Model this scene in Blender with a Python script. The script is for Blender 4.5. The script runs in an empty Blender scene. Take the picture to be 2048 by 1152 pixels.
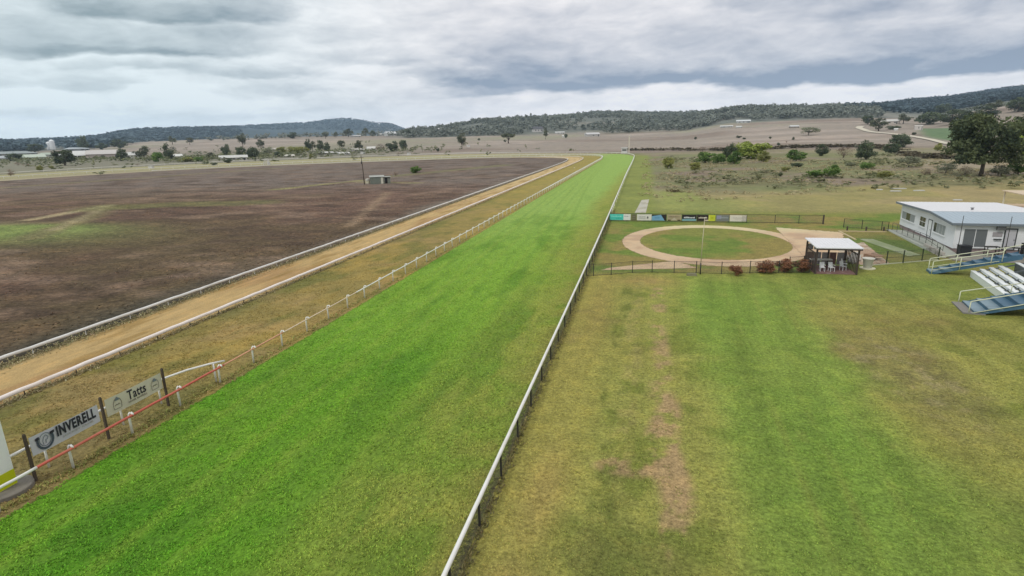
import bpy, bmesh, math, random
import numpy as np
from mathutils import Matrix, Vector

scene = bpy.context.scene
COL = scene.collection
R = math.radians

# ------------------------------------------------------------------ camera
F_PX, CAM_H = 1137.0, 14.0              # focal length in px of the 2048 px wide photograph, height in m
PITCH, YAW, ROLL = R(14.9366), R(13.2686), R(1.4)
fw = np.array([-math.sin(YAW)*math.cos(PITCH), math.cos(YAW)*math.cos(PITCH), -math.sin(PITCH)])
rt0 = np.array([math.cos(YAW), math.sin(YAW), 0.0]); up0 = np.cross(rt0, fw)
rt = math.cos(ROLL)*rt0 - math.sin(ROLL)*up0
up = math.sin(ROLL)*rt0 + math.cos(ROLL)*up0
cd = bpy.data.cameras.new('camera'); cam = bpy.data.objects.new('camera', cd); COL.objects.link(cam)
M = Matrix(((rt[0], up[0], -fw[0], 0), (rt[1], up[1], -fw[1], 0), (rt[2], up[2], -fw[2], CAM_H), (0, 0, 0, 1)))
cam.matrix_world = M
cd.sensor_width = 36; cd.lens = F_PX/2048*36; cd.clip_start = 0.1; cd.clip_end = 30000
scene.camera = cam

def ray(x, y):
    d = rt*(x-1024) + up*(576-y) + fw*F_PX
    return d/np.linalg.norm(d)
def g(x, y, z=0.0):
    d = ray(x, y); t = (z-CAM_H)/d[2]
    return float(d[0]*t), float(d[1]*t)
def azel(x, y):
    d = ray(x, y)
    return math.degrees(math.atan2(d[0], d[1])), math.degrees(math.asin(d[2]))

# ------------------------------------------------------------------ node helper
class NT:
    def __init__(s, tree): s.t = tree; s.l = tree.links; tree.nodes.clear()
    def n(s, typ, **kw):
        nd = s.t.nodes.new(typ)
        for k, v in kw.items(): setattr(nd, k, v)
        return nd
    def put(s, sock, v):
        if isinstance(v, bpy.types.NodeSocket): s.l.new(v, sock)
        elif v is not None: sock.default_value = v
    def m(s, op, a, b=None, c=None, clamp=False):
        nd = s.n('ShaderNodeMath', operation=op, use_clamp=clamp)
        for i, v in enumerate((a, b, c)): s.put(nd.inputs[i], v)
        return nd.outputs[0]
    def vm(s, op, a, b=None):
        nd = s.n('ShaderNodeVectorMath', operation=op); s.put(nd.inputs[0], a)
        if b is not None: s.put(nd.inputs[3 if op == 'SCALE' else 1], b)
        return nd.outputs[0]
    def mr(s, v, a, b, c=0.0, d=1.0, smooth=True):
        nd = s.n('ShaderNodeMapRange', interpolation_type='SMOOTHSTEP' if smooth else 'LINEAR')
        s.put(nd.inputs[0], v)
        for i, q in enumerate((a, b, c, d)): s.put(nd.inputs[i+1], q)
        return nd.outputs[0]
    def noise(s, vec, scale, detail=4.0, rough=0.55, dist=0.0, w=None):
        nd = s.n('ShaderNodeTexNoise', noise_dimensions='3D' if w is None else '4D')
        s.put(nd.inputs['Vector'], vec); nd.inputs['Scale'].default_value = scale
        nd.inputs['Detail'].default_value = detail; nd.inputs['Roughness'].default_value = rough
        nd.inputs['Distortion'].default_value = dist
        if w is not None: nd.inputs['W'].default_value = w
        return nd.outputs['Fac']
    def mix(s, f, a, b, blend='MIX'):
        nd = s.n('ShaderNodeMix', data_type='RGBA', blend_type=blend)
        s.put(nd.inputs[0], f)
        for i, v in ((6, a), (7, b)):
            if isinstance(v, tuple) and len(v) == 3: v = v+(1,)
            s.put(nd.inputs[i], v)
        return nd.outputs[2]

def lin(r, g_, b):
    f = lambda c: (c/12.92 if c <= .04045 else ((c+.055)/1.055)**2.4)
    return (f(r/255), f(g_/255), f(b/255))
LIGHT = 1.15          # albedo = displayed colour / light that falls on a level surface
def alb(r, g_, b):
    return tuple(min(.85, c/LIGHT) for c in lin(r, g_, b))

# ------------------------------------------------------------------ world: low broken overcast
world = bpy.data.worlds.new('World'); scene.world = world; world.use_nodes = True
W = NT(world.node_tree)
SUN_EL, SUN_AZ = R(48), R(-150)        # azimuth measured from +Y towards +X
tc = W.n('ShaderNodeTexCoord').outputs['Generated']
sep = W.n('ShaderNodeSeparateXYZ'); W.l.new(tc, sep.inputs[0])
dx, dy, dz = sep.outputs
el0 = W.m('MULTIPLY', W.m('ARCSINE', dz), 57.2958)
az0 = W.m('MULTIPLY', W.m('ARCTAN2', dx, dy), 57.2958)
st = W.n('ShaderNodeCombineXYZ'); W.put(st.inputs[0], dx); W.put(st.inputs[1], dy); W.put(st.inputs[2], W.m('MULTIPLY', dz, 3.2))
sv = st.outputs[0]
wn = W.n('ShaderNodeTexNoise'); W.put(wn.inputs['Vector'], sv); wn.inputs['Scale'].default_value = 5.5; wn.inputs['Detail'].default_value = 6
wn.inputs['Roughness'].default_value = .55
wsep = W.n('ShaderNodeSeparateXYZ'); W.l.new(wn.outputs['Color'], wsep.inputs[0])
azw = W.m('ADD', az0, W.m('MULTIPLY', W.m('SUBTRACT', wsep.outputs[0], .5), 16))
elw = W.m('ADD', el0, W.m('MULTIPLY', W.m('SUBTRACT', wsep.outputs[1], .5), 4.2))
dark = None
def cloud_base(p0, p1, thick, amount, soft=.45, fade=7.0):
    """a cloud with a fairly crisp flat base running from p0 to p1 and a soft top"""
    global dark
    (a0, e0), (a1, e1) = azel(*p0), azel(*p1)
    sl = (e1-e0)/(a1-a0)
    s = W.m('SUBTRACT', elw, W.m('MULTIPLY_ADD', azw, sl, e0-a0*sl))
    mk = W.m('MULTIPLY', W.mr(s, -soft*.3, soft), W.mr(s, soft, thick, 1, 0))
    mk = W.m('MULTIPLY', mk, W.m('MULTIPLY', W.mr(azw, a0-fade*.5, a0+fade*.5), W.mr(azw, a1-fade*.5, a1+fade*.5, 1, 0)))
    mk = W.m('MULTIPLY', mk, amount)
    dark = mk if dark is None else W.m('ADD', dark, mk)
cloud_base((930, 200), (2500, 104), 10.0, .50, .55)
cloud_base((640, 70), (1180, 96), 4.5, .08, 1.0, 12)
cloud_base((360, 78), (760, 100), 3.0, .22, .7, 8)
cloud_base((930, 150), (1250, 160), 3.0, .20, .7, 8)
cloud_base((1080, 188), (2500, 108), 2.0, .42, .7)
cloud_base((-600, 92), (520, 116), 4.2, .40, .5)
cloud_base((60, 104), (430, 122), 1.2, .30, .5)
cloud_base((520, 126), (860, 142), 2.0, .30, .5)
cloud_base((170, 42), (540, 44), 5.0, .58, .6, 5)
cloud_base((170, 158), (600, 152), 1.5, .34, .35, 5)
cloud_base((450, 190), (640, 190), 1.3, .24, .35, 4)
cloud_base((-500, 184), (250, 190), 1.9, .34, .35, 5)
cloud_base((800, 162), (1040, 176), 1.4, .28, .4, 5)
cloud_base((-500, 244), (300, 236), 1.3, .16, .5, 6)
cloud_base((300, 250), (760, 222), 1.0, .10, .5, 6)
cloud_base((1500, 40), (2600, 20), 5.0, .26, .9, 12)
big = W.noise(sv, 2.6, 7, .56, .3)
fine = W.noise(sv, 9.0, 7, .6, .4)
puff = W.noise(sv, 22.0, 5, .6, .6)
nz = W.m('ADD', W.m('MULTIPLY', W.m('SUBTRACT', big, .5), 1.05), W.m('ADD', W.m('MULTIPLY', W.m('SUBTRACT', fine, .5), 1.0), W.m('MULTIPLY', W.m('SUBTRACT', puff, .5), .38)))
dk = W.m('ADD', W.m('ADD', W.m('MULTIPLY', dark, 1.22), nz), .10, clamp=True)
warm = W.mr(az0, -48, -12)
ccol = W.mix(dk, W.mix(warm, (.84, .93, .95), (.985, .955, .955)), W.mix(warm, (.275, .355, .385), (.25, .305, .405)))
ccol = W.vm('SCALE', ccol, W.m('MULTIPLY_ADD', W.m('EXPONENT', W.m('MULTIPLY', W.m('ABSOLUTE', el0), -.36)), .27, 1.0))   # overcast is brightest low down, where it thins
sky = W.n('ShaderNodeTexSky', sky_type='NISHITA', sun_disc=False)
sky.sun_elevation = SUN_EL; sky.sun_rotation = SUN_AZ; sky.altitude = 600
bg1 = W.n('ShaderNodeBackground'); W.l.new(sky.outputs[0], bg1.inputs[0]); bg1.inputs[1].default_value = .07
bg2 = W.n('ShaderNodeBackground'); W.put(bg2.inputs[0], ccol); bg2.inputs[1].default_value = 1.06
mx = W.n('ShaderNodeMixShader'); mx.inputs[0].default_value = .93
W.l.new(bg1.outputs[0], mx.inputs[1]); W.l.new(bg2.outputs[0], mx.inputs[2])
wo = W.n('ShaderNodeOutputWorld'); W.l.new(mx.outputs[0], wo.inputs[0])

sd = bpy.data.lights.new('sun', 'SUN'); sd.energy = 1.5; sd.angle = R(11); sd.color = (1, .965, .91)
so = bpy.data.objects.new('sun', sd); COL.objects.link(so)
sdir = Vector((math.sin(SUN_AZ)*math.cos(SUN_EL), math.cos(SUN_AZ)*math.cos(SUN_EL), math.sin(SUN_EL)))
so.rotation_euler = sdir.to_track_quat('Z', 'Y').to_euler(); so.location = (0, -20, 60)

scene.view_settings.view_transform = 'Standard'; scene.view_settings.look = 'None'
scene.view_settings.gamma = 1; scene.view_settings.use_curve_mapping = False
scene.view_settings.exposure = 0.0
scene.render.engine = 'CYCLES'
scene.cycles.use_denoising = True
scene.cycles.max_bounces = 6; scene.cycles.diffuse_bounces = 3; scene.cycles.transparent_max_bounces = 24
scene.cycles.volume_bounces = 1

# ------------------------------------------------------------------ numpy noise
def _hash(ix, iy, seed):
    h = (ix.astype(np.int64)*374761393 + iy.astype(np.int64)*668265263 + seed*1442695041) & 0xffffffff
    h = ((h ^ (h >> 13))*1274126177) & 0xffffffff
    return ((h ^ (h >> 16)) & 0xffff)/65535.0
def vnoise(x, y, seed=0):
    ix, iy = np.floor(x), np.floor(y); fx, fy = x-ix, y-iy
    fx = fx*fx*(3-2*fx); fy = fy*fy*(3-2*fy)
    a = _hash(ix, iy, seed); b = _hash(ix+1, iy, seed); c = _hash(ix, iy+1, seed); d = _hash(ix+1, iy+1, seed)
    return (a*(1-fx)+b*fx)*(1-fy) + (c*(1-fx)+d*fx)*fy
def fbm(x, y, size, octv=4, seed=0):
    x = np.asarray(x, float); y = np.asarray(y, float)
    s = 0; a = .5; f = 1.0/size; t = 0
    for o in range(octv):
        s = s + a*vnoise(x*f+17.3*o, y*f-9.1*o, seed+o); t += a; a *= .55; f *= 2.03
    return s/t
def sm(lo, hi, v):
    t = np.clip((v-lo)/(hi-lo), 0, 1); return t*t*(3-2*t)
def mixc(c, col, t):
    t = np.clip(t, 0, 1)[..., None]
    return c*(1-t) + np.array(col)*t
def blob(x, y, cx, cy, rx, ry, rot=0.0):
    c, s = math.cos(rot), math.sin(rot); u = (x-cx)*c+(y-cy)*s; v = -(x-cx)*s+(y-cy)*c
    return np.exp(-((u/rx)**2+(v/ry)**2))
def seg(x, y, a, b):
    ax, ay = a; bx, by = b; L = (bx-ax)**2+(by-ay)**2
    t = np.clip(((x-ax)*(bx-ax)+(y-ay)*(by-ay))/L, 0, 1)
    return np.hypot(x-ax-t*(bx-ax), y-ay-t*(by-ay))

# ------------------------------------------------------------------ terrain heights
TC = [-700, 0, 150, 300, 450, 600, 690, 770, 850, 980, 1100, 1200, 1350, 1480, 1650, 1850, 2048, 2700]
TR = np.array([0, 380, 550, 750, 1100, 1600, 2300, 3500, 6000, 9000.])
TZ = np.array([
 [0, 0, 0, 0, 2, 8, 20, 30, 40, 0], [0, 0, 0, 0, 2, 8, 20, 38, 38, 0], [0, 0, 0, 0, 3, 10, 22, 46, 46, 0],
 [0, 0, 0, 0, 6, 20, 25, 86, 70, 0], [0, 0, 0, 1, 9, 24, 26, 86, 150, 20], [0, 0, 0, 2, 12, 27, 25, 60, 175, 20],
 [0, 0, 0, 3, 14, 26, 24, 40, 215, 20], [0, 0, 0, 3, 15, 24, 24, 40, 160, 20], [0, 0, 0, 3, 14, 34, 36, 30, 40, 0],
 [0, 0, 0, 4, 14, 54, 62, 50, 40, 0], [0, 0, 0, 4, 13, 58, 72, 60, 40, 0], [0, 0, 0, 4, 13, 55, 88, 60, 40, 0],
 [0, 0, 0, 4, 15, 45, 78, 60, 40, 0], [0, 0, 2, 8, 26, 64, 70, 60, 40, 0], [0, 0, 3, 10, 27, 60, 76, 80, 60, 0],
 [0, 0, 4, 10, 24, 45, 85, 138, 100, 0], [0, 0, 5, 14, 40, 62, 100, 165, 120, 0], [0, 0, 6, 18, 45, 70, 110, 170, 120, 0]], float)
TA = np.array([azel(c, 298-.0244*c)[0] for c in TC])
def terrain(x, y):
    x = np.asarray(x, float); y = np.asarray(y, float)
    r = np.hypot(x, y); a = np.degrees(np.arctan2(x, y))
    a = np.clip(a, TA[0], TA[-1])
    i = np.clip(np.searchsorted(TA, a)-1, 0, len(TA)-2); ta = (a-TA[i])/(TA[i+1]-TA[i]); ta = ta*ta*(3-2*ta)
    k = np.clip(np.searchsorted(TR, r)-1, 0, len(TR)-2); tr = np.clip((r-TR[k])/(TR[k+1]-TR[k]), 0, 1)
    # monotone smooth along the radius
    ts = .5*tr + .5*tr*tr*(3-2*tr)
    z0 = TZ[i, k]*(1-ts)+TZ[i, k+1]*ts; z1 = TZ[i+1, k]*(1-ts)+TZ[i+1, k+1]*ts
    z = z0*(1-ta)+z1*ta
    z = z + sm(700, 2500, r)*(fbm(x, y, 420, 4, 5)-.5)*14
    return z
def on_terrain(px, py):
    d = ray(px, py); h = math.hypot(d[0], d[1]); az = (d[0]/h, d[1]/h)
    rs = np.geomspace(15, 9000, 3000)
    zz = terrain(az[0]*rs, az[1]*rs); zr = CAM_H + rs*d[2]/h
    hit = np.nonzero(zr <= zz+1e-6)[0]
    r_ = float(rs[hit[0]]) if len(hit) else 6000.0
    return az[0]*r_, az[1]*r_, float(terrain(np.array(az[0]*r_), np.array(az[1]*r_))), r_

# ------------------------------------------------------------------ materials
MATS = {}
def mat(name, col, rough=.7, var=.12, scale=6.0, bump=0.0, metal=0.0, spec=.3, trans=0.0, dirt=None):
    """plain surface: one colour with a little procedural unevenness in colour and relief"""
    if name in MATS: return MATS[name]
    m = bpy.data.materials.new(name); m.use_nodes = True; T = NT(m.node_tree)
    tcn = T.n('ShaderNodeTexCoord').outputs['Object']
    n1 = T.noise(tcn, scale, 5, .6); n2 = T.noise(tcn, scale*.17, 3, .5)
    f = T.m('MULTIPLY_ADD', T.m('SUBTRACT', T.m('ADD', n1, n2), 1.0), var*2, 1.0)
    c = T.vm('SCALE', tuple(col), f)
    if dirt: c = T.mix(T.mr(n2, .5, .72, 0, dirt[1]), c, tuple(dirt[0]))
    b = T.n('ShaderNodeBsdfPrincipled'); T.put(b.inputs['Base Color'], c)
    T.put(b.inputs['Roughness'], T.m('MULTIPLY_ADD', n1, .2, rough-.1)); b.inputs['Metallic'].default_value = metal
    b.inputs['Specular IOR Level'].default_value = spec
    if bump:
        bn = T.n('ShaderNodeBump'); bn.inputs['Strength'].default_value = bump; bn.inputs['Distance'].default_value = .02
        T.put(bn.inputs['Height'], n1); T.l.new(bn.outputs[0], b.inputs['Normal'])
    o = T.n('ShaderNodeOutputMaterial'); T.l.new(b.outputs[0], o.inputs[0])
    MATS[name] = m; return m

def ground_mat(name, fine=5.0, c1=.5, mid=.7, c2=.25, bump=.5, edge=False, aniso=None, speck=None, cut=(.25, .55)):
    """vertex attribute Col gives the large patches, noise gives tufts, grain and relief"""
    m = bpy.data.materials.new(name); m.use_nodes = True; T = NT(m.node_tree)
    pos = T.n('ShaderNodeNewGeometry').outputs['Position']
    v = pos
    if aniso:
        mp = T.n('ShaderNodeMapping'); T.l.new(pos, mp.inputs[0]); mp.inputs['Rotation'].default_value = (0, 0, aniso[0]); mp.inputs['Scale'].default_value = (aniso[1], 1, 1)
        v = mp.outputs[0]
    at = T.n('ShaderNodeAttribute', attribute_name='Col').outputs['Color']
    n1 = T.noise(v, fine, 6, .68); n2 = T.noise(v, mid, 5, .6); n3 = T.noise(pos, fine*3.1, 3, .6)
    f = T.m('MULTIPLY_ADD', T.m('SUBTRACT', n1, .5), c1*2.2, 1.0)
    f = T.m('MULTIPLY', f, T.m('MULTIPLY_ADD', T.m('SUBTRACT', n2, .5), c2*2.2, 1.0))
    f = T.m('MULTIPLY', f, T.m('MULTIPLY_ADD', T.m('SUBTRACT', n3, .5), c1*1.2, 1.0))
    c = T.vm('SCALE', at, T.m('MAXIMUM', f, .15))
    # tufts lean yellow / green
    c = T.mix(T.mr(n2, .45, .75, 0, .35), c, T.vm('MULTIPLY', c, (1.18, 1.0, .8)))
    c = T.mix(T.mr(n1, .42, .25, 0, .5), c, T.vm('MULTIPLY', c, (.78, .92, .82)))
    if speck:
        sp = T.noise(pos, speck[0], 2, .5)
        c = T.mix(T.mr(sp, speck[1], speck[1]+.06, 0, speck[3]), c, speck[2])
    b = T.n('ShaderNodeBsdfPrincipled'); T.put(b.inputs['Base Color'], c); b.inputs['Roughness'].default_value = .95
    b.inputs['Specular IOR Level'].default_value = .12
    bn = T.n('ShaderNodeBump'); bn.inputs['Strength'].default_value = bump; bn.inputs['Distance'].default_value = .12
    T.put(bn.inputs['Height'], T.m('ADD', n1, T.m('MULTIPLY', n2, .8))); T.l.new(bn.outputs[0], b.inputs['Normal'])
    out = b.outputs[0]
    if edge:
        ea = T.n('ShaderNodeAttribute', attribute_name='edge').outputs['Fac']
        en = T.noise(pos, 1.7, 5, .65)
        al = T.mr(T.m('ADD', ea, T.m('MULTIPLY', T.m('SUBTRACT', en, .5), 1.1)), cut[0], cut[1])
        tr = T.n('ShaderNodeBsdfTransparent'); ms = T.n('ShaderNodeMixShader')
        T.put(ms.inputs[0], al); T.l.new(tr.outputs[0], ms.inputs[1]); T.l.new(b.outputs[0], ms.inputs[2]); out = ms.outputs[0]
    o = T.n('ShaderNodeOutputMaterial'); T.l.new(out, o.inputs[0])
    return m

def leaf_mat(name, col, col2, rough=.75):
    m = bpy.data.materials.new(name); m.use_nodes = True; T = NT(m.node_tree)
    a = T.n('ShaderNodeAttribute', attribute_name='tone').outputs['Fac']
    oi = T.n('ShaderNodeObjectInfo').outputs['Random']
    c = T.mix(a, tuple(col), tuple(col2))
    c = T.vm('SCALE', c, T.m('MULTIPLY_ADD', oi, .4, 1.1))
    b = T.n('ShaderNodeBsdfPrincipled'); T.put(b.inputs['Base Color'], c); b.inputs['Roughness'].default_value = rough
    b.inputs['Specular IOR Level'].default_value = .2
    tl = T.n('ShaderNodeBsdfTranslucent'); T.put(tl.inputs[0], c); ms = T.n('ShaderNodeMixShader'); ms.inputs[0].default_value = .22
    T.l.new(b.outputs[0], ms.inputs[1]); T.l.new(tl.outputs[0], ms.inputs[2])
    o = T.n('ShaderNodeOutputMaterial'); T.l.new(ms.outputs[0], o.inputs[0])
    return m

def wire_mat(name, col, pitch, fill):
    """woven wire: real holes through a thin sheet, cut by two crossed sets of strands"""
    m = bpy.data.materials.new(name); m.use_nodes = True; T = NT(m.node_tree)
    co = T.n('ShaderNodeTexCoord').outputs['Object']; sp = T.n('ShaderNodeSeparateXYZ'); T.l.new(co, sp.inputs[0])
    h = T.m('ADD', sp.outputs[0], sp.outputs[1])
    def strand(v):
        f = T.m('FRACT', T.m('MULTIPLY', v, 1/pitch)); return T.m('LESS_THAN', f, fill)
    a = T.m('MAXIMUM', strand(T.m('ADD', h, sp.outputs[2])), strand(T.m('SUBTRACT', h, sp.outputs[2])))
    b = T.n('ShaderNodeBsdfPrincipled'); T.put(b.inputs['Base Color'], T.vm('SCALE', tuple(col), T.m('MULTIPLY_ADD', T.noise(co, 3, 3), .5, .75)))
    b.inputs['Roughness'].default_value = .6
    tr = T.n('ShaderNodeBsdfTransparent'); ms = T.n('ShaderNodeMixShader'); T.put(ms.inputs[0], a)
    T.l.new(tr.outputs[0], ms.inputs[1]); T.l.new(b.outputs[0], ms.inputs[2])
    o = T.n('ShaderNodeOutputMaterial'); T.l.new(ms.outputs[0], o.inputs[0])
    return m

# ------------------------------------------------------------------ mesh helper
class MB:
    def __init__(s): s.v = []; s.f = []
    def add(s, vs, fs):
        k = len(s.v); s.v += [tuple(map(float, p)) for p in vs]; s.f += [tuple(i+k for i in q) for q in fs]; return s
    def box(s, c, size, rz=0.0, top=None):
        hx, hy, hz = [q/2 for q in size]; t = top or (1, 1); P = []
        cr, sr = math.cos(rz), math.sin(rz)
        for z, k in ((-hz, (1, 1)), (hz, t)):
            for x, y in ((-hx, -hy), (hx, -hy), (hx, hy), (-hx, hy)):
                x, y = x*k[0], y*k[1]
                P.append((c[0]+x*cr-y*sr, c[1]+x*sr+y*cr, c[2]+z))
        return s.add(P, [(3, 2, 1, 0), (4, 5, 6, 7), (0, 1, 5, 4), (1, 2, 6, 5), (2, 3, 7, 6), (3, 0, 4, 7)])
    def hexa(s, P):
        return s.add(P, [(3, 2, 1, 0), (4, 5, 6, 7), (0, 1, 5, 4), (1, 2, 6, 5), (2, 3, 7, 6), (3, 0, 4, 7)])
    def tube(s, path, r, n=8, cap=True, flat=1.0):
        path = [Vector(p) for p in path]; rr = r if hasattr(r, '__len__') else [r]*len(path)
        base = len(s.v); prev = None
        for i, p in enumerate(path):
            a = path[max(0, i-1)]; b = path[min(len(path)-1, i+1)]; t = (b-a)
            t = t.normalized() if t.length > 1e-9 else Vector((0, 0, 1))
            ref = Vector((0, 0, 1)) if abs(t.z) < .9 else Vector((1, 0, 0))
            if prev is not None and abs(t.z) >= .5: ref = prev
            x = t.cross(ref).normalized(); y = x.cross(t).normalized(); prev = y
            for k in range(n):
                q = 2*math.pi*k/n
                s.v.append(tuple(p + x*math.cos(q)*rr[i] + y*math.sin(q)*rr[i]*flat))
        for i in range(len(path)-1):
            for k in range(n):
                a = base+i*n+k; b = base+i*n+(k+1) % n
                s.f.append((a, b, b+n, a+n))
        if cap:
            s.f.append(tuple(base+k for k in range(n))[::-1]); e = base+(len(path)-1)*n
            s.f.append(tuple(e+k for k in range(n)))
        return s
    def lathe(s, prof, c=(0, 0, 0), n=20):
        base = len(s.v)
        for r_, z in prof:
            for k in range(n):
                q = 2*math.pi*k/n; s.v.append((c[0]+r_*math.cos(q), c[1]+r_*math.sin(q), c[2]+z))
        for i in range(len(prof)-1):
            for k in range(n):
                a = base+i*n+k; b = base+i*n+(k+1) % n; s.f.append((a, b, b+n, a+n))
        s.f.append(tuple(base+k for k in range(n))[::-1]); e = base+(len(prof)-1)*n; s.f.append(tuple(e+k for k in range(n)))
        return s
    def prism(s, poly, z0, z1, mtx=None):
        n = len(poly); P = [(x, y, z0) for x, y in poly]+[(x, y, z1) for x, y in poly]
        if mtx is not None: P = [tuple(mtx @ Vector(p)) for p in P]
        return s.add(P, [tuple(range(n))[::-1], tuple(range(n, 2*n))]+[(i, (i+1) % n, n+(i+1) % n, n+i) for i in range(n)])
    def mesh(s, name, material, smooth=False, recalc=True):
        me = bpy.data.meshes.new(name); me.from_pydata(s.v, [], s.f)
        if recalc:
            bm = bmesh.new(); bm.from_mesh(me); bmesh.ops.recalc_face_normals(bm, faces=bm.faces); bm.to_mesh(me); bm.free()
        if material: me.materials.append(material)
        if smooth: me.polygons.foreach_set('use_smooth', [True]*len(me.polygons))
        me.update(); return me
    def build(s, name, material, parent=None, smooth=False, loc=None):
        o = bpy.data.objects.new(name, s.mesh(name, material, smooth)); COL.objects.link(o)
        if parent is not None: o.parent = parent
        if loc: o.location = loc
        return o

def tag(o, label, cat, group=None, kind=None):
    o['label'] = label; o['category'] = cat
    if group: o['group'] = group
    if kind: o['kind'] = kind
    return o
def struct(o): o['kind'] = 'structure'; return o
def empty(name, loc=(0, 0, 0), rz=0.0):
    o = bpy.data.objects.new(name, None); COL.objects.link(o); o.location = loc; o.rotation_euler = (0, 0, rz); o.empty_display_size = .2
    return o
def inst(name, me, parent, loc=(0, 0, 0), rz=0.0, scale=None):
    o = bpy.data.objects.new(name, me); COL.objects.link(o); o.parent = parent; o.location = loc; o.rotation_euler = (0, 0, rz)
    if scale: o.scale = scale
    return o
def grid_mesh(name, X, Y, Z, C, material, edge=None, wrap=False):
    """sheet from 2-D arrays of points with colours"""
    nr, nc = X.shape
    co = np.stack([X, Y, Z], -1).reshape(-1, 3)
    idx = np.arange(nr*nc).reshape(nr, nc)
    q = np.stack([idx[:-1, :-1], idx[:-1, 1:], idx[1:, 1:], idx[1:, :-1]], -1).reshape(-1, 4)
    me = bpy.data.meshes.new(name)
    me.vertices.add(len(co)); me.vertices.foreach_set('co', co.ravel())
    me.loops.add(q.size); me.polygons.add(len(q))
    me.loops.foreach_set('vertex_index', q.ravel()); me.polygons.foreach_set('loop_start', np.arange(0, q.size, 4))
    me.update(calc_edges=True); me.validate()
    n = me.polygons[0].normal.z
    if n < 0: me.flip_normals()
    a = me.attributes.new('Col', 'FLOAT_COLOR', 'POINT')
    a.data.foreach_set('color', np.concatenate([C.reshape(-1, 3), np.ones((len(co), 1))], 1).ravel().astype(np.float32))
    if edge is not None:
        e = me.attributes.new('edge', 'FLOAT', 'POINT'); e.data.foreach_set('value', edge.ravel().astype(np.float32))
    me.polygons.foreach_set('use_smooth', np.ones(len(q), bool))
    me.materials.append(material)
    o = bpy.data.objects.new(name, me); COL.objects.link(o); return o

def catmull(pts, step):
    P = [np.array(p, float) for p in pts]; P = [2*P[0]-P[1]]+P+[2*P[-1]-P[-2]]; out = []
    for i in range(1, len(P)-2):
        for t in np.linspace(0, 1, 24, endpoint=False):
            a, b, c, d = P[i-1], P[i], P[i+1], P[i+2]
            L0, L1, L2 = [max(1e-3, np.linalg.norm(q))**.5 for q in (b-a, c-b, d-c)]
            t0, t1, t2, t3 = 0, L0, L0+L1, L0+L1+L2; tt = t1+(t2-t1)*t
            A1 = (t1-tt)/(t1-t0)*a+(tt-t0)/(t1-t0)*b; A2 = (t2-tt)/(t2-t1)*b+(tt-t1)/(t2-t1)*c; A3 = (t3-tt)/(t3-t2)*c+(tt-t2)/(t3-t2)*d
            B1 = (t2-tt)/(t2-t0)*A1+(tt-t0)/(t2-t0)*A2; B2 = (t3-tt)/(t3-t1)*A2+(tt-t1)/(t3-t1)*A3
            out.append((t2-tt)/(t2-t1)*B1+(tt-t1)/(t2-t1)*B2)
    out.append(P[-2]); out = np.array(out)
    s = np.concatenate([[0], np.cumsum(np.linalg.norm(np.diff(out, axis=0), axis=1))])
    k = np.arange(0, s[-1], step) if not hasattr(step, '__len__') else np.array(step)*s[-1]
    return np.stack([np.interp(k, s, out[:, 0]), np.interp(k, s, out[:, 1])], 1), s[-1]

# paths of the course (plan, metres; track runs along +Y)
P_IN = [(-24.4, -12), (-24.4, 60), (-24.4, 180), (-24.4, 290), (-24.6, 335), (-26, 360), (-30, 381), (-37.5, 394), (-48, 402), (-68, 407), (-103, 408), (-137, 396), (-195, 361), (-248, 322), (-284, 275), (-300, 215), (-302, 120), (-302, 20)]
P_OUT = [(-5.6, -12), (-5.6, 60), (-5.75, 98), (-6.3, 200), (-6.6, 322), (-7.3, 367), (-10, 391), (-16, 416), (-35, 441), (-75, 464), (-122, 482), (-170, 482), (-240, 438), (-298, 388), (-335, 320), (-350, 225), (-352, 120), (-352, 20)]
P_SOUT = [(-34.9, -12), (-34.9, 60), (-34.9, 180), (-34.9, 290), (-35.6, 335), (-38.5, 360), (-46, 378), (-60, 388), (-85, 394), (-108, 394), (-138, 382), (-190, 350), (-240, 312), (-274, 268), (-290, 212), (-292, 120), (-292, 20)]
P_SIN = [(-41.5, -12), (-41.5, 60), (-41.5, 180), (-41.5, 285), (-43, 325), (-47, 350), (-56, 368), (-70, 379), (-90, 385), (-110, 384), (-138, 372), (-186, 342), (-234, 304), (-266, 262), (-281, 208), (-283, 120), (-283, 20)]
FR = np.unique(np.concatenate([np.linspace(0, .06, 60), np.linspace(.06, .16, 60), np.linspace(.16, 1, 260)]))

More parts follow.
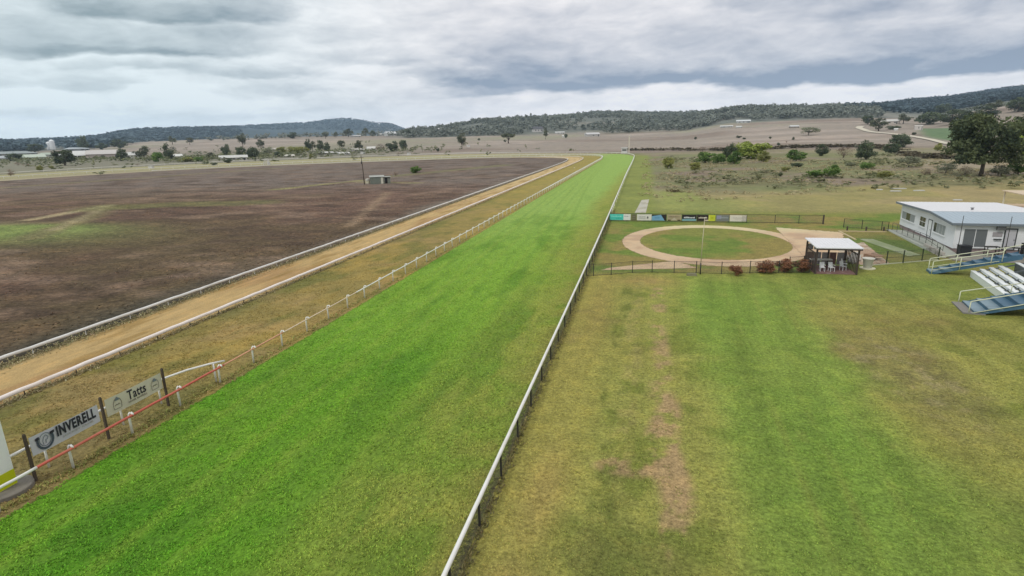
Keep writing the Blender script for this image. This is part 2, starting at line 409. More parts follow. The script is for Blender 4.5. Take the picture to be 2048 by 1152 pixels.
# ------------------------------------------------------------------ colours of the ground
def field_cols(x, y):
    """the open country: scrub beside the track, grazing land, wooded hills"""
    r = np.hypot(x, y); az = np.degrees(np.arctan2(x, y))
    n1 = fbm(x, y, 60, 5, 1); n2 = fbm(x, y, 18, 4, 2); n3 = fbm(x, y, 260, 4, 3)
    c = np.empty(x.shape+(3,)); c[:] = alb(140, 132, 88)
    c = mixc(c, alb(118, 126, 70), sm(.45, .65, n1)*.8)
    # rough scrub right of the track
    sc = sm(112, 135, y+(n2-.5)*26)*sm(-6, 2, x)*sm(470, 380, r)
    scr = np.empty_like(c); scr[:] = alb(138, 124, 108)
    scr = mixc(scr, alb(122, 120, 86), sm(.40, .58, n2)); scr = mixc(scr, alb(126, 130, 88), sm(.46, .62, fbm(x, y*1.6, 34, 4, 8))*.8); scr = mixc(scr, alb(152, 140, 118), sm(.5, .7, n1))
    c = mixc(c, (0, 0, 0), sc*0); c = c*(1-sc[..., None]) + scr*sc[..., None]
    # mown green strip beside the outer rail, pale path along it
    c = mixc(c, alb(132, 140, 74), sm(6.5, 3.5, np.abs(x+3.0-(fbm(x, y, 20, 2, 9)-.5)*2))*sm(400, 380, y)*sm(60, 90, y))
    # olive paddock behind the mounting yard
    gp = sm(100, 108, y)*sm(158, 138, y+(n2-.5)*34+np.clip(x-40, 0, 60)*-.5)*sm(0, 5, x)
    pd = np.empty_like(c); pd[:] = alb(150, 142, 92); pd = mixc(pd, alb(140, 146, 84), sm(.42, .6, n1)); pd = mixc(pd, alb(162, 146, 106), sm(.5, .68, n2)*.8)
    c = c*(1-gp[..., None]) + pd*gp[..., None]
    # grazing land
    gz = sm(380, 470, r+(n2-.5)*60)
    fl = np.empty_like(c); fl[:] = alb(152, 141, 129)
    fl = mixc(fl, alb(138, 124, 112), sm(.5, .66, fbm(x*.5, y, 120, 4, 12))); fl = mixc(fl, alb(150, 146, 124), sm(.52, .72, n3)); fl = mixc(fl, alb(172, 158, 146), sm(.56, .76, fbm(x*.4, y, 70, 3, 14)))
    fl = mixc(fl, alb(128, 126, 108), sm(-18, -30, az)*sm(1000, 700, r)*.85)
    c = c*(1-gz[..., None]) + fl*gz[..., None]
    # green crop paddock on the right hillside
    inside = np.ones(x.shape)
    cp_ = [on_terrain(*q)[:2] for q in ((1838, 257), (1930, 254), (1935, 283), (1893, 281), (1846, 272))]
    for (ax, ay), (bx_, by_) in zip(cp_, cp_[1:]+cp_[:1]):
        sd_ = ((bx_-ax)*(y-ay)-(by_-ay)*(x-ax))/math.hypot(bx_-ax, by_-ay); inside = inside*sm(6, -6, sd_)
    c = mixc(c, alb(102, 124, 88), inside)
    # wooded hills
    fo = sm(1130, 1220, r+(n3-.5)*200)*sm(-26, -22, az) + sm(2300, 2600, r)*sm(-22, -27, az) + sm(1350, 1700, r)*sm(-44, -50, az)
    wd = np.empty_like(c); wd[:] = alb(110, 114, 106); wd = mixc(wd, alb(134, 132, 122), sm(.5, .7, fbm(x, y, 140, 4, 21)))
    wd = mixc(wd, alb(74, 90, 96), sm(1900, 2500, r)); fo = np.clip(fo, 0, 1)  # far ground turns blue grey, distance haze put into its colour
    c = c*(1-fo[..., None]) + wd*fo[..., None]
    return c

def lawn_cols(x, y):
    n1 = fbm(x, y, 7, 4, 31); n2 = fbm(x, y, 2.2, 4, 32); n3 = fbm(x, y*.45, 1.1, 3, 33)
    c = np.empty(x.shape+(3,)); c[:] = alb(150, 150, 78)
    c = mixc(c, alb(154, 148, 78), sm(.42, .62, n1)*.6)
    c = mixc(c, alb(116, 126, 56), sm(.5, .66, n2)*.7)
    # green belt down the middle of the lawn
    gb = sm(2.2, 5.2, x+(n1-.5)*3)*sm(14.5, 9.5, x+(n1-.5)*5-(y-20)*.04)*sm(66, 50, y)
    c = mixc(c, alb(126, 152, 66), gb*(.55+.5*n1))
    c = mixc(c, alb(114, 146, 58), blob(x, y, 8.5, 24, 2.6, 8)*.65 + blob(x, y, 6, 47, 3.5, 8)*.5)
    c = mixc(c, alb(116, 136, 62), blob(x, y, 23, 57, 9, 5)*.8+blob(x, y, 18, 19, 9, 6)*.7)
    # dry strip by the fence, worn wheel tracks
    c = mixc(c, alb(162, 154, 82), sm(-1.6, -3.8, x+(n1-.5)*2.2)*.8)
    c = mixc(c, alb(168, 144, 88), blob(x, y, -3.4, 46, 1.2, 9)*.35 + blob(x, y, -3.6, 20, .9, 3.2)*.55 + blob(x, y, .2, 55.5, 2.8, 2.2)*.8)
    wob = (fbm(x*0, y, 6, 2, 40)-.5)*.7
    c = mixc(c, alb(164, 156, 92), sm(.8, .2, np.abs(x+.45+wob*1.6))*sm(.46, .6, fbm(x, y, .8, 4, 37))*sm(18, 26, y)*.75)
    c = mixc(c, alb(96, 108, 48), sm(.7, .3, np.abs(x+1.3+wob))*sm(.5, .7, n3)*.6)
    rg = fbm(x, y*.7, .55, 4, 34); rw = fbm(x, y, 2.6, 3, 36)
    dirt = sm(.9, .2, np.abs(x-1.35+wob))*sm(.44, .62, .5*n2+.5*rg)*sm(60, 50, y)*sm(24, 32, y)*.8
    dirt = dirt + sm(.40, .56, rg*.6+.4*rw+.16*blob(x, y, 1.6, 21.6, .7, 2.2))*sm(.2, .65, blob(x, y, 1.45+.25*np.sin(y*.7), 24.0, .85, 6.5))*.95
    dirt = dirt + sm(.46, .58, rg*.6+.4*rw)*sm(.25, .7, blob(x, y, .0, 22.4, 2.1, .9))*.85
    dirt = dirt + sm(.5, .6, rg)*sm(.3, .6, blob(x, y, 1.5, 18.3, .6, 1.9))*.6
    dirt = np.clip(dirt, 0, .9)
    c = mixc(c, alb(178, 146, 112), dirt*.85)
    # worn, mottled patch on the right
    wm = blob(x, y, 15.6, 36, 3.6, 8.5, .08)
    c = mixc(c, alb(142, 130, 84), sm(.2, .9, wm+(n1-.5)*.6)*.6)
    c = mixc(c, alb(112, 106, 70), sm(.3, .9, wm+(n1-.5)*.5)*sm(.5, .62, fbm(x, y, .7, 4, 35))*.6)
    c = mixc(c, alb(160, 148, 106), sm(.3, .9, wm+(n1-.5)*.5)*sm(.52, .66, fbm(x, y, .9, 4, 39))*.7)
    c = mixc(c, alb(134, 122, 72), blob(x, y, 20, 45, 5, 5)*.5)
    c = mixc(c, alb(154, 136, 86), sm(.55, .68, n2)*sm(.45, .6, n1)*.4)
    c = mixc(c, alb(104, 118, 56), blob(x, y, -.2, 16.5, 2.2, 2.6)*sm(.4, .6, n2)*.6)
    # faint mower passes
    ph = (x*.97+y*-.12)/1.45
    xs = x-(y-30)*.035
    c = c*(1+.04*np.sign(np.sin(ph*math.pi))*gb+.26*(fbm(xs, y*.035, .9, 3, 46)-.5)+.16*(fbm(xs, y*.02, .28, 2, 47)-.5))[..., None]
    for x0, sl in ((6.9, .02), (8.6, .045), (10.5, .06), (3.4, .0)):
        c = mixc(c, alb(146, 144, 74), sm(.3, .05, np.abs(x-x0-(y-30)*sl))*.3*sm(.35, .6, n1))
    # mounting yard grass and the paddock edge
    yd = sm(57.5, 60.5, y-(x*.12))
    yc = np.empty_like(c); yc[:] = alb(132, 136, 70); yc = mixc(yc, alb(146, 134, 78), sm(.42, .6, n1)); yc = mixc(yc, alb(112, 132, 60), sm(.5, .66, fbm(x, y, 5, 3, 44)))
    yc = mixc(yc, alb(94, 110, 62), blob(x, y, 30, 76, 4, 9)*.9)
    c = c*(1-yd[..., None]) + yc*yd[..., None]
    bk = sm(104, 111, y)
    if bk.max() > 0: c = c*(1-bk[..., None]) + field_cols(x, y)*bk[..., None]
    return c

# ------------------------------------------------------------------ ground sheets
azs = np.unique(np.concatenate([np.arange(-62, 37, .3), np.arange(-180, 181, 5.)]))
rs = np.concatenate([[.01], np.geomspace(4, 8000, 440)])
AZ, RR = np.meshgrid(np.radians(azs), rs); GX, GY = RR*np.sin(AZ), RR*np.cos(AZ); GZ = terrain(GX, GY)
ground = struct(grid_mesh('ground', GX, GY, GZ, field_cols(GX, GY), ground_mat('rough_pasture', .9, .45, .12, .35, .5)))

FA = None
def strip(name, A, B, ncross, z, colfn, material, ew=1.0, fr=FR, oa=0.0, ob=0.0):
    a, _ = catmull(A, fr); b, L = catmull(B, fr)
    d = (b-a); w = np.linalg.norm(d, axis=1)[:, None]; u = d/w
    a = a-u*oa; b = b+u*ob; w = w+oa+ob
    t = np.linspace(0, 1, ncross)[None, :]
    X = a[:, :1]*(1-t)+b[:, :1]*t; Y = a[:, 1:]*(1-t)+b[:, 1:]*t
    S = np.repeat((np.array(fr)*L)[:, None], ncross, 1)
    E_ = np.minimum(t*w, (1-t)*w)/ew
    return struct(grid_mesh(name, X, Y, np.full_like(X, z), colfn(X, Y, t*w+S*0, S), material, np.clip(E_, 0, 1.5)))

def turf_cols(X, Y, d, S):
    n1 = fbm(X, Y, 9, 4, 51); n2 = fbm(X, Y*.35, 2.5, 4, 52)
    c = np.empty(X.shape+(3,)); c[:] = alb(94, 146, 38)
    c = mixc(c, alb(112, 154, 46), sm(.4, .64, n1)*.7)
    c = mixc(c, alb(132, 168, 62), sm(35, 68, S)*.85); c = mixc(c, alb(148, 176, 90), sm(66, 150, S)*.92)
    # thinner, yellower grass towards the outer rail
    w = d.max(axis=1, keepdims=True) if X.shape[1] > 1 else 18.75
    yl = sm(9.6, 1.6, (w-d)+(n1-.5)*5)
    c = mixc(c, alb(146, 150, 72), yl*sm(330, 130, S)*.9)
    c = mixc(c, alb(140, 138, 72), sm(2.2, .3, (w-d)+(n2-.5))*sm(300, 100, S)*.8)
    c = mixc(c, alb(156, 158, 76), yl*sm(.5, .66, n2)*sm(220, 80, S)*.8)
    c = mixc(c, alb(76, 122, 34), sm(.54, .7, n2)*.55*sm(200, 60, S)); c = mixc(c, alb(112, 146, 50), sm(.5, .66, fbm(X, Y, 3.5, 4, 57))*.5*sm(130, 50, S))
    for q_, y0 in enumerate((1.6, 3.1, 4.4, 6.2, 7.4, 9.3, 10.6, 12.4, 13.9, 15.2, 16.7)):
        c = mixc(c, alb(140, 158, 66) if q_ % 2 else alb(96, 132, 48), sm(.55, .08, np.abs(d-y0-.35*np.sin(S*.03+y0)))*(.3+.5*fbm(X*0+q_*9, S, 14, 3, 58))*.55)
    # far straight, seen edge on, is paler and drier
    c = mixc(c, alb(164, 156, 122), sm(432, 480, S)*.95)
    return c
def verge_cols(X, Y, d, S):
    n1 = fbm(X, Y, 8, 4, 61); n2 = fbm(X, Y*.5, 2.4, 4, 62)
    c = np.empty(X.shape+(3,)); c[:] = alb(148, 132, 78)
    c = mixc(c, alb(122, 118, 70), sm(3.6, 1.0, d+(n1-.5)*3)*.85)
    c = mixc(c, alb(170, 146, 80), sm(.48, .66, n1)*.8)
    c = mixc(c, alb(112, 114, 60), sm(.54, .68, n2)*.65)
    c = mixc(c, alb(164, 138, 98), sm(.56, .72, fbm(X, Y, 5, 3, 64))*.4)
    c = mixc(c, alb(160, 148, 78), sm(80, 200, S)*.6)
    c = mixc(c, alb(120, 112, 74), blob(X, Y, -27, 18, 2.5, 9)*.7)
    c = mixc(c, alb(176, 160, 132), sm(1.0, .2, d)*.75)
    c = mixc(c, alb(160, 154, 124), sm(400, 470, S)*.9)
    return c
def sand_cols(X, Y, d, S):
    n1 = fbm(X, Y*.3, 4, 4, 71)
    c = np.empty(X.shape+(3,)); c[:] = alb(190, 162, 112)
    c = mixc(c, alb(174, 142, 98), sm(.45, .65, n1)); c = mixc(c, alb(202, 178, 132), sm(90, 220, S)*.8)
    c = c*(1+.34*(fbm(d*1.0, S*.03, .5, 3, 74)-.5)+.16*(fbm(d, S*.01, .16, 2, 75)-.5))[..., None]
    c = mixc(c, alb(150, 122, 70), sm(.58, .7, fbm(X, Y*.25, 1.2, 3, 72))*.6)
    c = mixc(c, alb(112, 104, 72), sm(1.7, .6, d+(n1-.5)*1.4)*.95); c = mixc(c, alb(168, 160, 134), sm(400, 470, S)*.9)
    return c
def infield_cols(X, Y):
    n1 = fbm(X, Y, 40, 5, 81); n2 = fbm(X*.7, Y, 11, 5, 82); n3 = fbm(X*.65, Y, 5, 4, 83); r = np.hypot(X, Y)
    c = np.empty(X.shape+(3,)); c[:] = alb(92, 73, 60)
    c = mixc(c, alb(82, 70, 52), sm(.45, .6, n2)*.7)
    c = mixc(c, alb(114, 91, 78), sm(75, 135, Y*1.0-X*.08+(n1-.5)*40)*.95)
    c = mixc(c, alb(100, 86, 62), sm(.5, .64, n1)*.6)
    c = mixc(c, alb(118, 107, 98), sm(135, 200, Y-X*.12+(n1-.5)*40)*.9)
    c = mixc(c, alb(84, 68, 56), sm(.52, .66, n3)*.7)
    c = mixc(c, alb(142, 120, 102), sm(.56, .7, fbm(X*.55, Y, 6, 4, 85))*.5)
    # greener lines: drain from the left, the fence line by the shed
    c = mixc(c, alb(124, 138, 78), blob(X, Y, *g(40, 458), 15, 5, .1)*1.1 + blob(X, Y, *g(-60, 468), 26, 9)*1.0)
    c = mixc(c, alb(122, 114, 80), sm(4, 1, seg(X, Y, g(60, 478), g(215, 418))+(n3-.5)*4)*.8)
    c = mixc(c, alb(168, 154, 120), sm(2.6, .4, seg(X, Y, g(60, 440), g(215, 411))+(n3-.5)*2)*.9 + sm(1.6, .3, seg(X, Y, g(110, 460), g(215, 413))+(n3-.5)*2)*.6)
    c = mixc(c, alb(112, 112, 70), sm(9, 2, seg(X, Y, g(200, 416), g(520, 404))+(n3-.5)*9)*.65)
    c = mixc(c, alb(142, 136, 92), sm(3.2, .6, seg(X, Y, g(552, 379), g(720, 361))+(n3-.5)*4)*.9 + sm(3.0, .6, seg(X, Y, g(720, 364), g(830, 366))+(n3-.5)*4)*.9)
    c = mixc(c, alb(120, 116, 84), sm(7, 2, seg(X, Y, g(790, 352), g(1010, 330))+(n3-.5)*7)*.8)
    c = mixc(c, alb(150, 128, 104), sm(1.3, .5, seg(X, Y, g(700, 452), g(775, 385))+(n3-.5)*1.4)*.7)
    c = mixc(c, alb(136, 128, 92), sm(6, 1, seg(X, Y, g(0, 376), g(560, 336)))*.6)
    fu = (X*.35+Y*.94); c = c*(1+.22*(fbm(fu, X*.05, 1.6, 3, 86)-.5)+.10*np.sin(fu*2.1+2*n3))[..., None]
    # pale gritty fringe by the sand track
    c = mixc(c, alb(124, 116, 104), sm(-47, -42.5, X+(n2-.5)*7)*sm(40, 90, Y)*.7)
    c = mixc(c, alb(70, 68, 58), sm(-47, -42.5, X+(n2-.5)*6)*sm(70, 35, Y)*.8)
    return c
verge = strip('verge', P_SOUT, P_IN, 30, .012, verge_cols, ground_mat('dry_verge_grass', 5, .85, .6, .4, .9), oa=.6, ob=2.0)
sand = strip('sand_track', P_SIN, P_SOUT, 60, .024, sand_cols, ground_mat('harrowed_sand', 5.5, .5, .5, .28, .6, True, aniso=(0, 3.0), cut=(.2, .6)), ew=.9, oa=.5, ob=.15)
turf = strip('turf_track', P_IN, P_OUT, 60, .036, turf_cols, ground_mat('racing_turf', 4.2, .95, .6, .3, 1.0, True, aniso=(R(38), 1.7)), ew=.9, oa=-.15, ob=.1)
# infield
yr = np.concatenate([np.arange(-20, 120, 1.2), np.arange(120, 392, 2.2)])
ain, _ = catmull(P_SIN, np.linspace(0, 1, 900))
k = np.argmax(ain[:, 1]); ymax = ain[k, 1]-.5; yr = yr[yr < ymax]
xr = np.interp(yr, ain[:k, 1], ain[:k, 0]); kk = ain[k:][::-1]; xl = np.interp(yr, kk[:, 1], kk[:, 0])
t = np.linspace(0, 1, 200)[None, :]**1.0
IX = xl[:, None]*(1-t)+xr[:, None]*t; IY = np.repeat(yr[:, None], 200, 1)
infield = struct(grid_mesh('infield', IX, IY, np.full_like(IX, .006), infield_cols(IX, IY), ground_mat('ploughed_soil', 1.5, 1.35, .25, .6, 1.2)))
# lawn in front of the stands, running on under the mounting yard
lx = np.concatenate([np.arange(-5.6, 24, .19), np.arange(24, 80, .8)]); ly = np.concatenate([np.concatenate([np.arange(2, 34, .19), np.arange(34, 62, .3)]), np.arange(62, 112, .6)])
LX, LY = np.meshgrid(lx, ly)
lawn = struct(grid_mesh('lawn', LX, LY, np.full_like(LX, .018), lawn_cols(LX, LY), ground_mat('lawn_grass', 5.5, 1.0, .9, .4, 1.0, speck=(2.2, .76, alb(170, 160, 110), .5))))
# pale loose path round the mounting-yard oval
def ring(name, cx, cy, rings, colf, z, material, n=128):
    th = np.linspace(0, 2*math.pi, n+1); X, Y = [], []
    for rx, ry, ox, oy in rings:
        X.append(cx+ox+rx*np.cos(th)); Y.append(cy+oy+ry*np.sin(th))
    X = np.array(X); Y = np.array(Y); e = np.repeat(np.minimum(np.arange(len(rings)), len(rings)-1-np.arange(len(rings)))[:, None], n+1, 1)*.75
    return struct(grid_mesh(name, X, Y, np.full_like(X, z), colf(X, Y), material, np.clip(e, 0, 1.5)))
gravel = ground_mat('pale_granite_grit', 9, .16, .8, .14, .3, True, cut=(.15, .4))
def path_cols(X, Y):
    c = np.empty(X.shape+(3,)); c[:] = alb(206, 180, 148); c = mixc(c, alb(190, 162, 134), sm(.45, .65, fbm(X, Y, 3, 3, 91)))
    c = mixc(c, alb(212, 198, 158), sm(84, 90, Y)); return c
ring_rows = []
for q in np.linspace(0, 1, 7):
    ring_rows.append((9.15+q*2.55, 11.2+q*3.4, -q*.15, -q*.35))
yard_path = ring('yard_path', 8.95, 77.6, ring_rows, path_cols, .034, gravel)
def patch(name, poly, z, colf, material, n=24, m=24):
    """bilinear sheet over a four-cornered patch"""
    p = [np.array(q) for q in poly]; u, v = np.meshgrid(np.linspace(0, 1, n), np.linspace(0, 1, m))
    X = (p[0][0]*(1-u)+p[1][0]*u)*(1-v)+(p[3][0]*(1-u)+p[2][0]*u)*v; Y = (p[0][1]*(1-u)+p[1][1]*u)*(1-v)+(p[3][1]*(1-u)+p[2][1]*u)*v
    e = np.minimum(np.minimum(u*n, (1-u)*n), np.minimum(v*m, (1-v)*m))/2.5
    return struct(grid_mesh(name, X, Y, np.full_like(X, z), colf(X, Y), material, np.clip(e, 0, 1.5)))
def flatc(r_, g_, b_, r2, g2, b2, sz, seed):
    def f(X, Y):
        c = np.empty(X.shape+(3,)); c[:] = alb(r_, g_, b_); return mixc(c, alb(r2, g2, b2), sm(.42, .62, fbm(X, Y, sz, 4, seed)))
    return f
patch('path', [(17.6, 66.0), (21.8, 67.6), (27.4, 86.8), (18.8, 91.2)], .040, path_cols, gravel)
patch('path', [(-4.6, 59.3), (6, 61.6), (4, 65.4), (-3.6, 60.6)], .041, path_cols, gravel)
patch('track_path', [g(1268, 427), g(1292, 427), g(1299, 398), g(1283, 400)], .028, flatc(190, 186, 172, 168, 164, 146, 2, 95), gravel)
patch('concrete_path', [(27.2, 81.6), (29.0, 81.6), (30.6, 71.0), (28.9, 70.2)], .042, flatc(152, 158, 128, 136, 146, 112, 1.5, 96), gravel)
patch('gravel_bed', [(22.3, 64.6), (25.6, 65.6), (27.4, 79.5), (22.4, 76)], .044, flatc(176, 150, 128, 196, 184, 164, 1.1, 97), ground_mat('stone_rubble', 7, .5, 1.5, .35, .9, True))
patch('concrete_apron', [(32.0, 68.4), (48, 66.4), (48.6, 73.6), (32.6, 75.2)], .046, flatc(150, 146, 136, 128, 122, 112, 2, 98), gravel)
patch('gravel_yard', [(46, 100), (78, 100), (84, 122), (50, 122)], .03, flatc(196, 172, 146, 178, 160, 130, 5, 99), gravel)

# ------------------------------------------------------------------ rails and fences of the course
WHITE = mat('white_rail_paint', (.74, .73, .69), .45, .08, 3, dirt=((.45, .42, .34), .35))
GREYW = mat('weathered_white_rail', (.68, .67, .64), .55, .12, 2, dirt=((.36, .34, .28), .5))
PINKW = mat('faded_white_rail', (.80, .72, .67), .5, .08, 1.5, dirt=((.5, .42, .32), .4))
RED = mat('red_rail_paint', (.50, .11, .075), .4, .16, 2, dirt=((.56, .22, .14), .6))
FADED2 = mat('chalky_rail', (.66, .52, .38), .5, .1, 2)
FADED = mat('faded_orange_rail', (.60, .30, .18), .5, .12, 2)
DARKP = mat('black_post_paint', (.035, .034, .03), .6, .25, 5)
BROWNP = mat('creosoted_timber', (.075, .058, .042), .8, .3, 5, .4)
def path_tube(P, z, r, n, material, name, parent, f0=0, f1=1, step=4.0, flat=1.0, off=0.0, zj=0.0):
    pts, L = catmull(P, step); s = np.arange(len(pts))*step
    keep = (s >= f0-step*.51) & (s <= f1+step*.51); pts = pts[keep]
    rng = np.random.default_rng(7)
    d = np.gradient(pts, axis=0); nrm = np.stack([d[:, 1], -d[:, 0]], 1)/np.linalg.norm(d, axis=1)[:, None]
    pts = pts+nrm*off
    b = MB().tube([(p[0], p[1], z+zj*float(q)) for p, q in zip(pts, rng.normal(size=len(pts)))], r, n, flat=flat)
    return b.build(name, material, parent, True)
def frames(P, step, start=0.0):
    pts, L = catmull(P, .5); s = np.arange(len(pts))*.5; d = np.gradient(pts, axis=0)
    for q in np.arange(start, s[-1], step):
        x, y = np.interp(q, s, pts[:, 0]), np.interp(q, s, pts[:, 1]); a = math.atan2(np.interp(q, s, d[:, 1]), np.interp(q, s, d[:, 0]))
        yield q, x, y, a
rng = np.random.default_rng(3)

# inner running rail: goose-necked posts, the last stretch before the winning post painted red
rail = tag(empty('running_rail', (-24.4, 0, 0)), 'inner running rail on white goose-neck posts along the left of the green turf', 'rail')
gn = MB().tube([(0, 0, -.05), (0, 0, .98), (.02, 0, 1.1), (.08, 0, 1.185), (.18, 0, 1.2), (.25, 0, 1.14), (.26, 0, 1.08)], [.056]*2+[.05]*5, 8)
GN = gn.mesh('post', WHITE, True)
gn2 = MB().tube([(0, 0, -.05), (0, 0, 1.0), (.1, 0, 1.2), (.26, 0, 1.1)], .085, 6); GN2 = gn2.mesh('post', WHITE, True)
for q, x, y, a in frames(P_IN, 3.12, 12+2.0):
    if q > 780: break
    if q > 420 and int(q/3.12) % 2: continue
    dx_ = .24
    o = inst('post', GN if q < 160 else GN2, rail, (x+24.4-dx_*math.cos(a-math.pi/2), y-dx_*math.sin(a-math.pi/2), 0), a-math.pi/2+rng.normal()*.03)
    o.rotation_euler[0] = rng.normal()*.02; o.rotation_euler[1] = rng.normal()*.02
PR = [(x+24.4, y) for x, y in P_IN]
path_tube(PR, 1.08, .065, 8, WHITE, 'rail', rail, 0, 27.9, .4, zj=.004)
path_tube(PR, 1.075, .066, 8, RED, 'rail', rail, 27.9, 39, .4, zj=.006)
path_tube(PR, 1.08, .05, 8, FADED, 'rail', rail, 39, 45, .4, zj=.004)
path_tube(PR, 1.08, .046, 8, FADED2, 'rail', rail, 45, 56, .4, zj=.004)
path_tube(PR, 1.08, .055, 8, WHITE, 'rail', rail, 56, 150, .6, zj=.004)
path_tube(PR, 1.08, .11, 6, WHITE, 'rail', rail, 150, 800, 3, zj=.006)
rail.children[-6]['label'] = 'white rail beside the winning post'; rail.children[-5]['label'] = 'red painted rail before the winning post'

# outer running rail with black posts and wire below
out = tag(empty('outer_rail_fence', (-5.6, 0, 0)), 'white topped outer rail with black posts and wire mesh dividing turf from lawn', 'fence')
PO = [(x+5.6, y) for x, y in P_OUT]
WIRE = wire_mat('galvanised_mesh', (.085, .082, .075), .06, .25)
BP = MB().box((0, 0, .5), (.075, .075, 1.0)).mesh('post', DARKP); WP = MB().box((0, 0, .52), (.09, .09, 1.04)).mesh('post', WHITE)
for q, x, y, a in frames(P_OUT, 3.3, 12+.8):
    if q > 900: break
    if q > 130 and int(q/3.3) % 2: continue
    inst('post', BP if q < 118 else WP, out, (x+5.6+(.06 if q < 118 else 0), y, 0), a+rng.normal()*.04)
path_tube(PO, 1.04, .085, 8, WHITE, 'top_rail', out, 0, 70, .5, zj=.006)
path_tube(PO, 1.05, .105, 8, WHITE, 'top_rail', out, 70, 190, 1.0, zj=.01)
path_tube(PO, 1.05, .15, 6, WHITE, 'top_rail', out, 190, 930, 3, zj=.01)
pts, L = catmull(PO, 1.1); pts = pts[:int(115/1.1)]
mw = MB()
for i in range(len(pts)-1):
    (x0, y0), (x1, y1) = pts[i], pts[i+1]
    mw.add([(x0+.03, y0, .03), (x1+.03, y1, .03), (x1+.03, y1, .99), (x0+.03, y0, .99)], [(0, 1, 2, 3)])
mw.build('wire_mesh', WIRE, out)
# rails of the sand track
def low_rail(P, origin, name, label, material, height, w, dark_posts, every, stop):
    o = tag(empty(name, (origin, 0, 0)), label, 'rail'); Q = [(x-origin, y) for x, y in P]
    pm = MB().box((0, 0, height/2), (.045, .045, height)).mesh('post', dark_posts)
    for q, x, y, a in frames(P, every, 12.9):
        if q > stop: break
        inst('post', pm, o, (x-origin, y, 0), a)
    path_tube(Q, height, w, 8, material, 'rail', o, 0, 120, .8, flat=.85, zj=.012)
    path_tube(Q, height, w*1.05, 6, material, 'rail', o, 120, stop, 3, flat=.9, zj=.012)
    return o
low_rail(P_SOUT, -34.9, 'sand_track_rail', 'low faded pinkish white rail between sand track and brown verge', PINKW, .44, .16, BROWNP, 3.2, 420)
low_rail(P_SIN, -41.5, 'sand_track_rail', 'low grey white rail between sand track and dark ploughed infield', GREYW, .5, .145, GREYW, 4.0, 640)

# ------------------------------------------------------------------ winning post, banners
wp = tag(empty('winning_post', (-25.9, 15.6, 0)), 'tall white winning post with yellow panel on round concrete plinth at left edge', 'post')
MB().lathe([(1.0, -.05), (1.0, .17), (.97, .2), (.0, .2)], n=36).build('plinth', mat('plinth_concrete', alb(128, 122, 112), .85, .2, 4, .4, dirt=(alb(96, 90, 78), .5)), wp)
MB().box((0, 0, 3.2), (.42, .8, 6.0)).build('shaft', mat('winning_post_white', (.72, .75, .72), .5, .06, 2), wp)
MB().box((.216, .02, .55), (.012, .76, .68)).build('panel', mat('yellow_panel', alb(196, 204, 30), .5, .1, 3), wp)
MB().box((.0, -.41, .5), (.3, .012, .5)).build('plate', mat('grey_plate', alb(120, 116, 116), .6, .1, 3), wp)
MB().lathe([(.36, 0), (.36, .3), (.05, .34), (.05, .34)], (0, 0, 6.2), 24).build('finial', RED, wp)

for (x, y), lab in (((-25.37, 16.49), 'black timber banner post beside the winning post'), ((-25.4, 20.09), 'black timber banner post between the two advertising banners'), ((-25.32, 23.73), 'black timber banner post right of the cream banner')):
    o = MB().box((0, 0, 1.1), (.1, .1, 2.2)).box((0, 0, 2.23), (.1, .1, .06), 0, (.5, .5)).build('banner_post', BROWNP, loc=(x, y, 0)); tag(o, lab, 'post', 'posts that carry the advertising banners')

BFRAME = Matrix(((0, 0, 1, 0), (1, 0, 0, 0), (0, 1, 0, 0), (0, 0, 0, 1)))     # local x -> +Y, y -> Z, z -> +X
FFRAME = Matrix(((1, 0, 0, 0), (0, 0, -1, 0), (0, 1, 0, 0), (0, 0, 0, 1)))    # local x -> +X, y -> Z, z -> -Y
def cloth(w, h, sag=.02, nx=26, ny=8, seed=0, thick=.008):
    """banner sheet with slack, local x 0..w, y 0..h"""
    r_ = random.Random(seed); ph = [r_.uniform(0, 6) for _ in range(4)]
    b = MB(); V = []
    for side in (0, 1):
        for j in range(ny+1):
            for i in range(nx+1):
                u, v = i/nx, j/ny
                z = sag*(math.sin(u*7+ph[0]+v*2)*.5+math.sin(u*17+ph[1])*.25*(1-v)+math.sin(v*5+ph[2])*.3)*math.sin(math.pi*u)**.5
                y = v*h - sag*1.2*math.sin(math.pi*u)*(1 if v < .5 else .8)
                V.append((u*w, y, z-(thick if side else 0)))
    n = (nx+1)*(ny+1); Fc = []
    for j in range(ny):
        for i in range(nx):
            a = j*(nx+1)+i; Fc.append((a, a+1, a+nx+2, a+nx+1)); Fc.append((n+a, n+a+nx+1, n+a+nx+2, n+a+1))
    b.add(V, Fc); return b
def text_mesh(s, w, h, x0, y0, z, material, bold=.0, slant=0.0):
    cu = bpy.data.curves.new('lettering', 'FONT'); cu.body = s; cu.size = 1; cu.offset = bold; cu.extrude = .003; cu.resolution_u = 3; cu.space_character = 1.0+bold*3.2
    to = bpy.data.objects.new('lettering', cu); COL.objects.link(to)
    dg = bpy.context.evaluated_depsgraph_get(); me = bpy.data.meshes.new_from_object(to.evaluated_get(dg))
    bpy.data.objects.remove(to); bpy.data.curves.remove(cu)
    co = np.empty(len(me.vertices)*3); me.vertices.foreach_get('co', co); co = co.reshape(-1, 3)
    mn, mxx = co.min(0), co.max(0)
    co[:, 0] = x0+(co[:, 0]-mn[0])/(mxx[0]-mn[0])*w; co[:, 1] = y0+(co[:, 1]-mn[1])/(mxx[1]-mn[1])*h
    co[:, 2] = z+co[:, 2]
    me.vertices.foreach_set('co', co.ravel()); me.materials.clear(); me.materials.append(material); me.update(); return me
INK = mat('banner_black_ink', (.025, .027, .035), .6, .2, 3); GINK = mat('banner_grey_ink', alb(112, 124, 132), .6, .2, 3); PINK = mat('banner_pale_ink', alb(150, 150, 140), .6, .1, 3)
